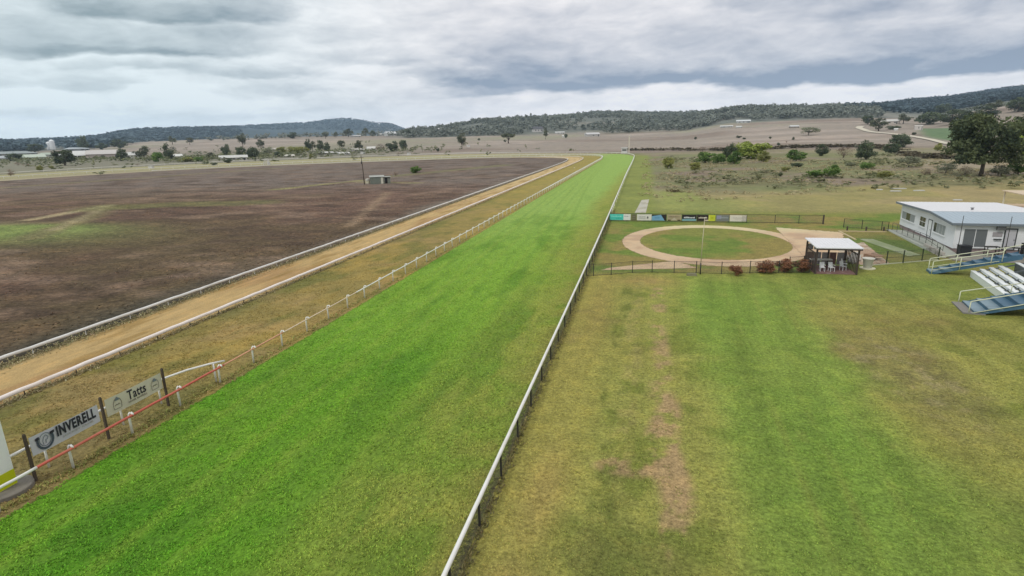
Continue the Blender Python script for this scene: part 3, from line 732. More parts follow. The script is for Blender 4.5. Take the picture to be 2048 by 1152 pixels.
TINK = mat('banner_taupe_ink', alb(122, 118, 104), .6, .1, 3)
def stroke(pts, w, z):
    b = MB()
    for (x0, y0), (x1, y1) in zip(pts[:-1], pts[1:]):
        L = math.hypot(x1-x0, y1-y0); nx, ny = -(y1-y0)/L*w/2, (x1-x0)/L*w/2
        b.prism([(x0-nx, y0-ny), (x1-nx, y1-ny), (x1+nx, y1+ny), (x0+nx, y0+ny)], z, z+.004)
    return b
def add_child(me, name, parent): return inst(name, me, parent)

# banner 1
bn = empty('banner', (-25.36, 16.62, 1.12)); bn.matrix_world = Matrix.Translation((-25.36, 16.62, 1.12)) @ BFRAME
tag(bn, 'silver white banner reading INVERELL with horseshoe emblem beside the winning post', 'banner', 'advertising banners on the inner rail')
cloth(3.22, .87, .03, seed=1).build('sheet', mat('silver_white_vinyl', alb(196, 198, 204), .5, .05, 2), bn, True)
add_child(text_mesh('INVERELL', 1.9, .5, 1.14, .31, .03, INK, .04), 'lettering', bn)
add_child(text_mesh('JOCKEY CLUB', 1.5, .1, 1.36, .14, .03, PINK), 'lettering', bn)
hs = [(.62+.40*math.cos(a)*.85, .47+.38*math.sin(a)) for a in np.linspace(R(155), R(385), 22)]
stroke(hs, .1, .028).build('horseshoe', mat('banner_slate_ink', alb(74, 86, 98), .6, .15, 3), bn)
MB().prism([(.22, .58), (.38, .62), (.37, .74), (.20, .70)], .033, .038).prism([(.86, .60), (1.04, .62), (1.06, .74), (.85, .72)], .033, .038).build('horseshoe_end', INK, bn)
ring_ = [(.62+.25*math.cos(a), .49+.29*math.sin(a)) for a in np.linspace(0, 2*math.pi, 26)]
stroke(ring_, .03, .03).build('emblem_ring', GINK, bn)
stroke([(.52, .28), (.50, .45), (.56, .6), (.66, .68), (.76, .56), (.7, .46), (.64, .48), (.62, .3)], .026, .031).build('horse_head', GINK, bn)
# banner 2
bn = empty('banner'); bn.matrix_world = Matrix.Translation((-25.36, 20.24, 1.12)) @ BFRAME
tag(bn, 'cream banner reading Tatts with two bottle shaped emblems', 'banner', 'advertising banners on the inner rail')
cloth(3.4, .9, .028, seed=5).build('sheet', mat('cream_vinyl', alb(206, 204, 182), .5, .05, 2), bn, True)
add_child(text_mesh('Tatts', 1.12, .5, 1.22, .31, .028, INK, .018), 'lettering', bn)
add_child(text_mesh('HOTEL INVERELL', 1.12, .1, 1.24, .15, .028, TINK, .004), 'lettering', bn)
for cx in (.62, 2.92):
    lg = stroke([(cx-.22, .18), (cx-.24, .45), (cx-.13, .68), (cx, .76), (cx+.16, .66), (cx+.24, .45), (cx+.2, .18), (cx-.22, .18)], .022, .028); lg.build('emblem', TINK, bn)
    MB().prism([(cx-.12, .62), (cx+.15, .60), (cx+.04, .78), (cx-.03, .78)], .029, .033).build('emblem_cap', GINK, bn)
    stroke([(cx-.15, .36), (cx-.06, .42), (cx, .36), (cx+.06, .43), (cx+.14, .37)], .03, .029).build('emblem_mark', TINK, bn)

# short white barrier rail behind the banners, swinging in to the running rail
br = tag(empty('barrier_rail', (-25.9, 0, 0)), 'short white barrier rail behind the banners with bent far end', 'rail')
MB().tube([(0, 12, 1.36), (0, 16.2, 1.36), (0, 20, 1.37), (0, 24.2, 1.37), (.35, 25.6, 1.33), (.84, 26.86, 1.24), (1.14, 27.7, 1.12)], .065, 8).build('rail', WHITE, br, True)
for x, y, h in ((0.02, 13.4, 1.34), (.05, 17.46, 1.34), (-.02, 21.42, 1.34), (0, 23.85, 1.34), (.95, 27.0, 1.2)):
    MB().tube([(x, y, 0), (x-.02, y, h)], .05, 8).build('post', WHITE, br, True)

# ------------------------------------------------------------------ mounting yard
def fence_run(root, pts, h, posts, post_me, r=.018, wires=(1.0,), mesh=True, wm=None, rail_mat=None):
    pts = [Vector(p) for p in pts]
    for a, b in zip(pts[:-1], pts[1:]):
        for wz in wires:
            MB().tube([a+Vector((0, 0, h*wz)), b+Vector((0, 0, h*wz))], r, 6).build('rail', rail_mat or DARKP, root, True)
        if mesh:
            MB().add([a+Vector((0, 0, .04)), b+Vector((0, 0, .04)), b+Vector((0, 0, h*.97)), a+Vector((0, 0, h*.97))], [(0, 1, 2, 3)]).build('wire_mesh', wm, root)
    for p in posts: inst('post', post_me, root, p)
YW = wire_mat('dark_chain_wire', (.10, .095, .085), .05, .1)
PM = MB().box((0, 0, .65), (.07, .07, 1.3)).mesh('post', DARKP); PMs = MB().box((0, 0, .62), (.05, .05, 1.24)).mesh('post', DARKP)
ff = tag(empty('yard_fence'), 'black post and wire fence along the near side of the oval mounting yard', 'fence')
fp = [(-5.4, 56.7), (-4.82, 56.86), (-3.07, 57.5), (-.96, 58.7), (1.02, 59.1), (3.22, 59.2), (5.4, 59.3), (7.85, 59.3), (10.66, 60.0), (13.47, 60.5), (16.4, 60.9)]
fence_run(ff, [(x, y, 0) for x, y in fp], 1.25, [(x, y, 0) for x, y in fp[1:]], PM, .016, (.98, .06), True, YW)
bf = tag(empty('yard_fence'), 'black post and rail fence carrying sponsor banners behind the oval yard', 'fence')
bp_ = [(-5.5, 95.2), (-2.7, 95.2), (0, 95.15), (3.4, 95.1), (6.0, 95.1), (8.4, 95), (10.9, 95), (13.1, 94.9), (15.7, 94.8), (19.8, 94.6), (23.16, 94.4), (26.5, 94.4)]
fence_run(bf, [(bp_[0][0], bp_[0][1], 0), (bp_[-1][0], bp_[-1][1], 0)], 1.32, [(x, y, 0) for x, y in bp_], PM, .03, (1.0, .1), True, YW)
inst('post', MB().box((0, 0, .72), (.16, .16, 1.44)).mesh('post', BROWNP), bf, (26.5, 94.05, 0))
sf = tag(empty('yard_fence'), 'short black fence between the oval path and the white clubhouse', 'fence')
sp_ = [(28.4, 91.0), (30.4, 89.8), (32.5, 88.6), (33.1, 88.0)]
fence_run(sf, [(x, y, 0) for x, y in sp_], 1.3, [(x, y, 0) for x, y in sp_], PM, .022, (1.0, .1), True, YW)
gf = tag(empty('yard_fence'), 'dark post and wire fence between white planter and grandstand stairs', 'fence')
gp_ = [(23.3, 65.2), (25.2, 66.2), (26.95, 66.7), (29.2, 67.9), (31.2, 69.0)]
fence_run(gf, [(x, y, 0) for x, y in gp_], 1.35, [(x, y, 0) for x, y in gp_[1:]], MB().box((0, 0, .7), (.09, .09, 1.4)).mesh('post', mat('dark_green_post', (.03, .042, .022), .6, .2, 5)), .014, (.98, .5), True, YW)
MB().box((27.2, 66.9, .045), (8.6, .16, .09), math.atan2(3.8, 7.9)).build('kerb', mat('pale_kerb', alb(176, 178, 150), .8, .15, 4), gf)
yg = tag(empty('yard_gate'), 'dark wire gate beside the open shelter', 'gate')
for p in ((14.9, 62.6), (16.4, 63.2)): inst('post', PM, yg, p+(0,))
MB().tube([(14.9, 62.6, 1.22), (16.4, 63.2, 1.22)], .02, 6).tube([(14.9, 62.6, .2), (16.4, 63.2, .2)], .02, 6).build('frame', DARKP, yg, True)
MB().add([(14.9, 62.6, .2), (16.4, 63.2, .2), (16.4, 63.2, 1.22), (14.9, 62.6, 1.22)], [(0, 1, 2, 3)]).build('wire_mesh', YW, yg)
for (x, y), lab in zip(((27.94, 87.9), (30.27, 87.7), (32.5, 87.8)), ('short dark bollard nearest the oval path', 'short dark bollard midway along the low kerb', 'short dark bollard nearest the white clubhouse')):
    tag(MB().lathe([(.11, 0), (.11, .62), (.085, .68), (0, .68)], n=12).build('bollard', BROWNP, loc=(x, y, 0)), lab, 'bollard', 'bollards beside the clubhouse')
tag(MB().box((0, 0, .07), (6.0, .22, .14)).box((-2.9, -3.4, .07), (.22, 6.6, .14)).build('garden_kerb', mat('cream_kerb', alb(196, 178, 140), .85, .15, 4), loc=(29.6, 87.2, 0)), 'low cream kerb bounding the lawn beside the clubhouse', 'kerb')
# flagpole
fl = tag(empty('flagpole', (5.77, 58.95, 0)), 'slim pale pole with dark foot standing at the yard fence', 'pole')
MB().tube([(0, 0, 0), (0, 0, 1.2)], .06, 10).build('foot', DARKP, fl, True)
MB().tube([(0, 0, 1.2), (.03, 0, 3.4), (.1, 0, 5.7)], [.045, .04, .028], 10).build('shaft', mat('pale_pole', alb(196, 186, 158), .5, .1, 3), fl, True)
MB().lathe([(.05, 0), (.07, .05), (.0, .1)], (.1, 0, 5.7), 10).build('cap', WHITE, fl)
tag(MB().box((0, 0, .1), (1.0, .6, .2), .1, (.9, .85)).box((0, 0, .215), (.8, .44, .03), .1).build('drain_box', mat('drain_concrete', alb(126, 122, 96), .9, .2, 5, .3), loc=(4.9, 58.3, 0)), 'small concrete drain box in the grass before the yard fence', 'box')

# sponsor banners on the back fence: each its own sheet with printed blocks
def sponsor(x0, x1, label, base, marks=()):
    """marks: (u0, v0, u1, v1, colour) blocks, or (u0, v0, u1, v1, colour, 'text', words)"""
    y = 95.02-(x0+5)*.018
    w = x1-x0; h = .98
    e = empty('sponsor_banner'); e.matrix_world = Matrix.Translation((x0, y, .24)) @ FFRAME
    tag(e, label, 'banner', 'sponsor banners on the yard fence')
    cloth(w, h, .012, 12, 4, int(x0*7) % 97).build('sheet', mat('vinyl_%d_%d_%d' % base, alb(*base), .5, .06, 2), e, True)
    for mk in marks:
        m_ = mat('print_%d_%d_%d' % mk[1], alb(*mk[1]), .5, .1, 3)
        if mk[0] == 'bars':
            u0, v0, u1, v1, n = mk[2]; rr_ = random.Random(int(x0*11)+n); b = MB(); u = u0
            while u < u1:
                du = rr_.uniform(.05, .12); du = min(du, u1-u); hh = (v1-v0)*rr_.uniform(.6, 1)
                b.prism([(u*w, v0*h), ((u+du*.75)*w, v0*h), ((u+du*.75)*w, (v0+hh)*h), (u*w, (v0+hh)*h)], .014, .018); u += du
            b.build('lettering', m_, e)
        else:
            b = MB().prism([(u*w, v*h) for u, v in mk[2]], .009, .013); b.build('print', m_, e)
rect = lambda a, b, c, d: [(a, b), (c, b), (c, d), (a, d)]
sponsor(-5.5, -1.98+.0-.16, 'teal and white sponsor banner nearest the outer rail', (232, 232, 226), (('p', (84, 204, 186), rect(.0, .0, .66, 1)), ('bars', (150, 232, 216), (.08, .55, .6, .75, 1)), ('bars', (60, 176, 160), (.3, .2, .6, .42, 2)), ('bars', (150, 150, 156), (.7, .6, .95, .74, 3))))
sponsor(-2.0, -1.2, 'narrow olive grey sponsor banner between teal and white ones', (112, 108, 82), (('bars', (146, 140, 112), (.2, .55, .8, .75, 1)), ('bars', (146, 140, 112), (.2, .2, .8, .35, 2))))
sponsor(-1.1, 1.2, 'white sponsor banner with faint grey print left of the blue one', (226, 222, 212), (('bars', (178, 176, 170), (.12, .5, .6, .68, 1)), ('bars', (184, 182, 176), (.12, .26, .6, .38, 2)), ('p', (110, 106, 104), [(.68, .3), (.78, .3), (.8, .5), (.74, .72), (.68, .5)])))
sponsor(1.25, 3.55, 'sky blue and black sponsor banner with slanted edge', (46, 42, 40), (('p', (124, 172, 202), [(0, 0), (.88, 0), (.62, .95), (.0, .72)]), ('bars', (92, 146, 184), (.2, .35, .55, .55, 1))))
sponsor(3.65, 5.85, 'beige sponsor banner with dark corners in the fence row', (176, 162, 130), (('bars', (142, 128, 100), (.12, .55, .88, .78, 1)), ('p', (70, 46, 34), rect(.06, .0, .26, .16)), ('p', (70, 46, 34), rect(.74, .0, .96, .16)), ('p', (198, 188, 164), [(.3, .1), (.7, .1), (.5, .5)])))
sponsor(5.95, 8.2, 'black and blue sponsor banner with white lettering', (44, 42, 44), (('p', (128, 172, 180), rect(.02, .0, .98, .3)), ('bars', (226, 230, 230), (.14, .42, .9, .7, 1)), ('bars', (70, 128, 130), (.3, .36, .66, .48, 2))))
sponsor(8.25, 10.0, 'black sponsor banner with cream lettering beside the lime one', (46, 40, 38), (('bars', (226, 214, 196), (.14, .42, .9, .68, 1)), ('p', (210, 196, 170), rect(.72, .0, 1.0, .22))))
sponsor(10.0, 11.0, 'bright lime yellow sponsor banner, smallest of the row', (198, 206, 60), (('p', (222, 222, 132), rect(.05, .1, .16, .9)), ('p', (176, 188, 40), rect(.4, .4, .72, .64))))
sponsor(11.15, 13.1, 'grey lilac sponsor banner beside the lime one', (124, 128, 124), (('p', (152, 152, 172), rect(.04, .35, .4, .9)), ('bars', (162, 168, 168), (.3, .45, .92, .8, 1))))
sponsor(13.2, 15.65, 'plain white sponsor banner with faint print at the right end', (228, 220, 206), (('bars', (200, 190, 182), (.18, .5, .85, .64, 1)), ('bars', (206, 196, 188), (.3, .34, .7, .42, 2))))

# ------------------------------------------------------------------ foliage helper
def crown_arrays(seed, nclump, nleaf, leaf_, ell=(1, 1, 1), zc=.0, shell=.55, clump=.34, flatb=-.7, droop=0.0):
    fine_ = nleaf > 20; leaf = leaf_*(.72 if fine_ else 1); nleaf = int(nleaf*1.7) if fine_ else nleaf
    r_ = np.random.default_rng(seed)
    d = r_.normal(size=(nclump*3, 3)); d /= np.linalg.norm(d, axis=1)[:, None]; d = d[d[:, 2] > flatb][:nclump]
    rad = shell+(1-shell)*r_.random(len(d))**.6
    lump = 1+.28*np.sin(d[:, 0]*4+seed)*np.cos(d[:, 1]*3.3+seed*.7)
    cc = d*(rad*lump)[:, None]*np.array(ell)*(1-clump*.7)
    P, T_, Nn = [], [], []
    for k_ in range(len(cc)):
        m_ = int(nleaf*r_.uniform(.6, 1.3)); u = r_.normal(size=(m_, 3)); u /= np.linalg.norm(u, axis=1)[:, None]
        s_ = clump*r_.uniform(.65, 1.25)
        p = cc[k_]+u*(r_.random(m_)[:, None]**.4)*s_*np.array([1, 1, .75])
        if droop: p[:, 2] -= droop*np.abs(r_.normal(size=m_))*.3
        n_ = u*.6+r_.normal(size=(m_, 3))*.7; n_ /= np.linalg.norm(n_, axis=1)[:, None]
        P.append(p); Nn.append(n_); T_.append(np.clip(r_.uniform(.1, .9)+r_.normal(size=m_)*.16, 0, 1))
    P = np.concatenate(P); Nn = np.concatenate(Nn); T_ = np.concatenate(T_)
    a = np.cross(Nn, r_.normal(size=Nn.shape)); a /= np.linalg.norm(a, axis=1)[:, None]; b = np.cross(Nn, a)
    L = leaf*r_.uniform(.55, 1.35, size=(len(P), 1))
    Q = np.stack([P-a*L, P+b*L*.55, P+a*L, P-b*L*.55], 1)
    Q[..., 2] += zc
    return Q, T_, cc+np.array([0, 0, zc])
def quads_mesh(name, Q, T_, material):
    n = len(Q); me = bpy.data.meshes.new(name); me.vertices.add(n*4); me.vertices.foreach_set('co', Q.reshape(-1).astype(np.float32))
    me.loops.add(n*4); me.polygons.add(n); me.loops.foreach_set('vertex_index', np.arange(n*4)); me.polygons.foreach_set('loop_start', np.arange(0, n*4, 4))
    me.update(calc_edges=True)
    a = me.attributes.new('tone', 'FLOAT', 'POINT'); a.data.foreach_set('value', np.repeat(T_, 4).astype(np.float32))
    me.materials.append(material); return me
BARK = mat('grey_bark', alb(104, 94, 84), .9, .25, 8, .5); BARKP = mat('pale_bark', alb(150, 142, 130), .85, .2, 8, .4)
L_GUM = leaf_mat('gum_leaf', alb(70, 76, 58), alb(108, 112, 86)); L_DARK = leaf_mat('dark_leaf', alb(66, 76, 58), alb(98, 108, 80))
L_GREEN = leaf_mat('green_leaf', alb(70, 98, 44), alb(118, 142, 74)); L_LIME = leaf_mat('willow_leaf', alb(124, 142, 56), alb(164, 174, 90))
L_GREY = leaf_mat('grey_leaf', alb(104, 108, 88), alb(140, 142, 118)); L_BROWN = leaf_mat('brown_twig', alb(104, 88, 74), alb(140, 122, 104))
L_RED = leaf_mat('red_brown_leaf', alb(108, 72, 52), alb(156, 112, 86)); L_OLIVE = leaf_mat('olive_leaf', alb(112, 116, 60), alb(150, 150, 88))
L_FAR = leaf_mat('hazed_forest_leaf', alb(62, 78, 84), alb(88, 104, 110))  # blue of the distant haze is mixed into these leaf colours
L_FOREST = leaf_mat('forest_leaf', alb(94, 100, 92), alb(128, 132, 122))
def trunk_mesh(name, cc, h0, h1, r, material, seed, limbs=7):
    rn = random.Random(seed); b = MB(); top = Vector((rn.uniform(-.05, .05), rn.uniform(-.05, .05), h1))
    b.tube([(0, 0, -.03), (rn.uniform(-.02, .02), rn.uniform(-.02, .02), h0*.55), tuple(top*.5+Vector((0, 0, h0*.35))), tuple(top)], [r*1.25, r, r*.75, r*.3], 8)
    sel = rn.sample(list(range(len(cc))), min(limbs, len(cc)))
    for i in sel:
        c = Vector(cc[i]); s0 = Vector((0, 0, h0*rn.uniform(.7, 1.15))); m_ = s0.lerp(c, .5)+Vector((0, 0, .06))
        b.tube([s0, m_, c], [r*.5, r*.3, r*.1], 6)
    return b.mesh(name, material, True)
TREES = {}
def proto(kind, seed):
    """(crown, trunk) meshes of unit height; x and y extent about +-0.5"""
    if (kind, seed) in TREES: return TREES[(kind, seed)]
    if kind == 'gum':      # open crown over a clear trunk
        Q, T_, cc = crown_arrays(seed, 26, 46, .05, (.44, .44, .40), .58, .5, .17, -.85); t_ = trunk_mesh('trunk', cc, .34, .72, .030, BARK, seed, 9); m_ = L_GUM
    elif kind == 'spread':  # flat spreading crown
        Q, T_, cc = crown_arrays(seed, 26, 46, .05, (.48, .48, .24), .70, .45, .15, -.35); t_ = trunk_mesh('trunk', cc, .4, .7, .034, BARK, seed, 9); m_ = L_GUM
    elif kind == 'dark':    # dense dark tree, foliage nearly to the ground
        Q, T_, cc = crown_arrays(seed, 34, 50, .055, (.46, .46, .48), .47, .5, .18, -1.0); Q[..., 2] = np.maximum(Q[..., 2], .01); t_ = trunk_mesh('trunk', cc, .2, .7, .04, BARK, seed, 6); m_ = L_DARK
    elif kind == 'grey':
        Q, T_, cc = crown_arrays(seed, 24, 44, .05, (.46, .46, .42), .52, .45, .18, -.8); t_ = trunk_mesh('trunk', cc, .25, .7, .03, BARKP, seed, 8); m_ = L_GREY
    elif kind in ('green', 'lime', 'olive', 'red', 'shrub', 'brown'):
        dens = {'brown': 22}.get(kind, 52)
        Q, T_, cc = crown_arrays(seed, 30, dens, .062 if kind != 'brown' else .035, (.46, .46, .46), .48, .5, .19, -1.0); Q[..., 2] = np.maximum(Q[..., 2], .0)
        t_ = trunk_mesh('trunk', cc, .12, .55, .022, BARK, seed, 8)
        m_ = {'green': L_GREEN, 'lime': L_LIME, 'olive': L_OLIVE, 'red': L_RED, 'shrub': L_DARK, 'brown': L_BROWN}[kind]
    TREES[(kind, seed)] = (quads_mesh('crown', Q, T_, m_), t_); return TREES[(kind, seed)]
def plant(name, cat, kind, seed, loc, w, h, label, group=None):
    c_, t_ = proto(kind, seed); e = empty(name, loc, random.Random(int(loc[0]*31+loc[1]*17)).uniform(0, 6.28)); e.scale = (w, w, h)
    inst('crown' if cat == 'tree' else 'foliage', c_, e); inst('trunk' if cat == 'tree' else 'stem', t_, e); tag(e, label, cat, group); return e

# red-brown bushes by the yard fence
for (px, py, w, h), lab in zip(((1472, 551, 1.4, 1.15), (1531, 546, 2.0, 1.35), (1568, 544, 2.0, 1.4), (1603, 544, 1.9, 1.35)),
        ('small round red brown bush standing alone before the yard fence', 'red brown bush second from the left along the yard fence', 'red brown bush third from the left along the yard fence', 'red brown bush touching the open shelter')):
    x, y = g(px, py); plant('red_bush', 'bush', 'red', 40+px % 5, (x, y, 0), w, h, lab, 'red brown bushes along the yard fence')

# ------------------------------------------------------------------ open shelter beside the yard
SH = R(9)
SHM = Matrix(((.982, .16, 0, 16.78), (.17, .955, 0, 60.5), (0, 0, 1, 0), (0, 0, 0, 1)))
sh = tag(empty('open_shelter'), 'open fronted shelter with flat white roof and dark posts beside the yard', 'shelter')
ROOFW = mat('white_sheet_roof', (.66, .65, .66), .5, .05, 1.2)
DTIM = mat('dark_stained_timber', (.058, .042, .036), .75, .3, 5, .3)
for u, v in ((0.05, .05), (3.8, .05), (.05, 3.9), (3.8, 3.9), (2.2, 3.9)):
    MB().box((u, v, 1.3), (.15, .15, 2.6)).build('post', DTIM, sh)
MB().hexa([(-.15, -.35, 2.66), (4.05, -.35, 2.66), (4.05, 4.3, 2.86), (-.15, 4.3, 2.86), (-.15, -.35, 2.74), (4.05, -.35, 2.74), (4.05, 4.3, 2.94), (-.15, 4.3, 2.94)]).build('roof', ROOFW, sh)
rf = sh.children[-1]
sh.matrix_world = SHM
for i in range(13):
    u = -.02+i*.33
    MB().hexa([(u, -.36, 2.741), (u+.05, -.36, 2.741), (u+.05, 4.3, 2.941), (u, 4.3, 2.941), (u+.012, -.36, 2.765), (u+.038, -.36, 2.765), (u+.038, 4.3, 2.965), (u+.012, 4.3, 2.965)]).build('roof_rib', ROOFW, rf)
MB().box((1.95, -.3, 2.58), (4.1, .06, .16)).build('beam', DTIM, sh)
MB().box((1.95, 3.95, 2.62), (3.9, .06, .16)).build('beam', DTIM, sh)
for u in (.05, 3.8):
    for i in range(9):      # slatted side screens
        MB().box((u, .55+i*.42, 1.1), (.04, .16, 2.0)).build('slat', DTIM, sh)
    MB().box((u, 2, 2.0), (.06, 3.8, .1)).build('screen_rail', DTIM, sh)
BRK = mat('pink_brick_paving', alb(130, 100, 96), .9, .25, 7, .4, dirt=(alb(172, 160, 150), .6))
MB().box((1.92, 2.0, .05), (3.8, 3.9, .1)).build('floor', BRK, sh)
PANEL = mat('white_board', alb(206, 204, 200), .6, .06, 2); PANELG = mat('grey_board', alb(164, 158, 160), .6, .08, 2)
for i in range(6):
    MB().box((.4+i*.62, 3.93, 2.08), (.54, .03, .62)).build('board', PANEL if i % 2 else PANELG, sh)
for i in range(5):
    MB().box((.46+i*.73, 3.92, .85), (.66, .03, 1.3)).build('board', PANELG if i % 3 else BRK, sh)
# servery counter inside
cn = tag(empty('counter_table', (0, 0, 0)), 'white topped counter table inside the open shelter', 'table')
cn.matrix_world = Matrix.Translation((16.78, 60.5, .1)) @ Matrix.Rotation(R(5), 4, 'Z')
MB().box((1.2, 1.9, 1.0), (2.0, .7, .06)).build('top', PANEL, cn)
for u in (.3, 2.1):
    for v in (1.65, 2.15): MB().box((u, v, .49), (.06, .06, .98)).build('leg', DTIM, cn)
def chair(loc, rz, label):
    c = tag(empty('garden_chair', loc, rz), label, 'chair', 'white chairs inside the shelter')
    m_ = mat('white_plastic', (.66, .66, .66), .4, .05, 3)
    MB().box((0, 0, .42), (.46, .46, .04)).build('seat', m_, c)
    MB().hexa([(-.22, .2, .44), (.22, .2, .44), (.22, .24, .44), (-.22, .24, .44), (-.22, .3, .9), (.22, .3, .9), (.22, .34, .9), (-.22, .34, .9)]).build('backrest', m_, c)
    for u in (-.2, .2):
        for v in (-.2, .2): MB().box((u, v, .2), (.04, .04, .4)).build('leg', m_, c)
        MB().box((u*1.15, .02, .64), (.04, .44, .03)).build('armrest', m_, c)
def shp(u, v): return (16.78+u*.982+v*.16, 60.5+u*.17+v*.955, .1)
chair(shp(2.9, 1.2), SH+.3, 'white plastic chair at the right front inside the shelter')
chair(shp(3.2, 2.5), SH+.9, 'white plastic chair at the right back inside the shelter')
chair(shp(.8, .8), SH-.2, 'white plastic chair at the left front inside the shelter')
chair(shp(1.7, .7), SH+.1, 'white plastic chair in the middle front inside the shelter')

# white planter and odds beside it
pl = tag(empty('planter', (22.55, 63.6, 0)), 'large white flared planter on a round slab right of the shelter', 'planter')
MB().lathe([(.72, 0), (.72, .1), (.0, .1)], n=28).build('slab', mat('pale_slab', alb(208, 204, 176), .85, .1, 4), pl)
MB().lathe([(.34, .1), (.38, .14), (.50, .98), (.58, 1.06), (.58, 1.12), (.50, 1.12), (.46, 1.0), (.0, 1.0)], n=28).build('pot', mat('white_concrete_pot', alb(204, 202, 192), .7, .08, 3), pl, True)
for (x, y, s_), lab in zip(((21.9, 66.1, .5), (22.6, 67.4, .62), (21.8, 68.2, .45), (23.2, 69.4, .5)), ('whitish boulder nearest the shelter roof edge', 'largest whitish boulder behind the white planter', 'small whitish boulder behind the shelter', 'whitish boulder farthest from the planter on the gravel bed')):
    b = MB(); rr_ = random.Random(int(x*10))
    prof = [(s_*.8, 0), (s_*1.0, s_*.35), (s_*.8, s_*.8), (s_*.3, s_*1.05), (0, s_*1.05)]; b.lathe(prof, n=9)
    b.v = [(a+rr_.uniform(-.12, .12)*s_, c+rr_.uniform(-.12, .12)*s_, max(0, d+rr_.uniform(-.1, .1)*s_)) for a, c, d in b.v]
    tag(b.build('boulder', mat('pale_stone', alb(186, 180, 172), .9, .2, 3, .5), loc=(x, y, .04)), lab, 'boulder', 'boulders by the shelter')
tag(MB().box((0, 0, .25), (.16, 1.6, .5), .3).box((.5, 0, .5), (1.1, 1.5, .08), .3).build('stone_block', mat('sandstone', alb(150, 120, 98), .9, .2, 4, .4), loc=(24.2, 68.2, .04)), 'brownish stone block on the gravel bed behind the planter', 'block')

# ------------------------------------------------------------------ clubhouse
CH = R(-4.5)
club = tag(empty('clubhouse', (34.36, 73.3, 0), CH), 'long white clubhouse with low pale roof at the right of the yard', 'building')
WALL = mat('white_weatherboard', (.70, .70, .71), .65, .05, 1.5, dirt=(alb(186, 184, 178), .3)); FASC = mat('grey_fascia', alb(120, 128, 136), .6, .08, 2)
ROOFSH = mat('shaded_slope_roof', alb(164, 178, 188), .5, .06, 1.2); GLASS = mat('dark_window_glass', (.045, .05, .055), .12, .1, 1.5, spec=.6); CURT = mat('grey_blind', alb(150, 154, 152), .8, .15, 6)  # front roof slope: its bluer look by slope angle is put into the colour
FRM = mat('white_window_frame', (.72, .72, .72), .5, .04, 3); TRIMD = mat('dark_trim', alb(66, 70, 72), .6, .1, 3)
UW, VD, ZT = 11.0, 18.3, 3.25
# walls: boards lap over one another
for i in range(15):
    z0 = .5+i*(ZT-.5)/15; z1 = .5+(i+1)*(ZT-.5)/15
    MB().hexa([(-.018, -.018, z0), (UW+.018, -.018, z0), (UW+.018, VD+.018, z0), (-.018, VD+.018, z0), (0, 0, z1-.004), (UW, 0, z1-.004), (UW, VD, z1-.004), (0, VD, z1-.004)]).build('board', WALL, club)
MB().box((UW/2, VD/2, .245), (UW-.1, VD-.1, .49)).build('base', mat('pink_brick_base', alb(150, 132, 130), .9, .2, 6, .4), club)
RIDGE_V = 6.5
def roof_plane(name, v0, z0, v1, z1, material):
    o = MB().hexa([(-.5, v0, z0), (UW+.5, v0, z0), (UW+.5, v1, z1), (-.5, v1, z1), (-.5, v0, z0+.1), (UW+.5, v0, z0+.1), (UW+.5, v1, z1+.1), (-.5, v1, z1+.1)]).build(name, material, club)
    for i in range(24):
        u = -.42+i*.5
        MB().hexa([(u, v0, z0+.101), (u+.06, v0, z0+.101), (u+.06, v1, z1+.101), (u, v1, z1+.101), (u+.015, v0, z0+.125), (u+.045, v0, z0+.125), (u+.045, v1, z1+.125), (u+.015, v1, z1+.125)]).build('roof_rib', material, o)
roof_plane('roof', -.45, 3.3, RIDGE_V, 3.78, ROOFSH); roof_plane('roof', RIDGE_V+.004, 3.78, 19.3, 3.5, ROOFW)
MB().box((UW/2, RIDGE_V, 3.9), (UW+1, .3, .04)).build('ridge_cap', ROOFW, club)
MB().box((UW/2, -.5, 3.31), (UW+1.0, .08, .26)).build('gutter', FASC, club)
MB().hexa([(-.56, -.45, 3.16), (-.505, -.45, 3.16), (-.505, RIDGE_V, 3.64), (-.56, RIDGE_V, 3.64), (-.56, -.45, 3.42), (-.505, -.45, 3.42), (-.505, RIDGE_V, 3.9), (-.56, RIDGE_V, 3.9)]).build('fascia', FASC, club)
MB().hexa([(-.56, RIDGE_V, 3.64), (-.505, RIDGE_V, 3.64), (-.505, 19.3, 3.36), (-.56, 19.3, 3.36), (-.56, RIDGE_V, 3.9), (-.505, RIDGE_V, 3.9), (-.505, 19.3, 3.62), (-.56, 19.3, 3.62)]).build('fascia', FASC, club)
MB().hexa([(-.0, 0, 3.2), (UW, 0, 3.2), (UW, .05, 3.2), (0, .05, 3.2), (0, 0, 3.3), (UW, 0, 3.3), (UW, .05, 3.3), (0, .05, 3.3)]).build('wall_plate', WALL, club)
MB().add([(.0, 0, 3.24), (.0, VD, 3.24), (.0, VD, 3.5), (.0, RIDGE_V, 3.76), (.0, 0, 3.33), (.06, 0, 3.24), (.06, VD, 3.24), (.06, VD, 3.5), (.06, RIDGE_V, 3.76), (.06, 0, 3.33)], [(0, 1, 2, 3, 4), (5, 9, 8, 7, 6), (0, 4, 9, 5), (4, 3, 8, 9), (3, 2, 7, 8), (2, 1, 6, 7), (1, 0, 5, 6)]).build('gable_infill', WALL, club)
MB().lathe([(.13, 0), (.13, .22), (.2, .24), (.2, .3), (0, .34)], (4.6, 8.6, 3.82), 14).build('roof_vent', mat('grey_vent', alb(132, 132, 134), .5, .1, 3), club)
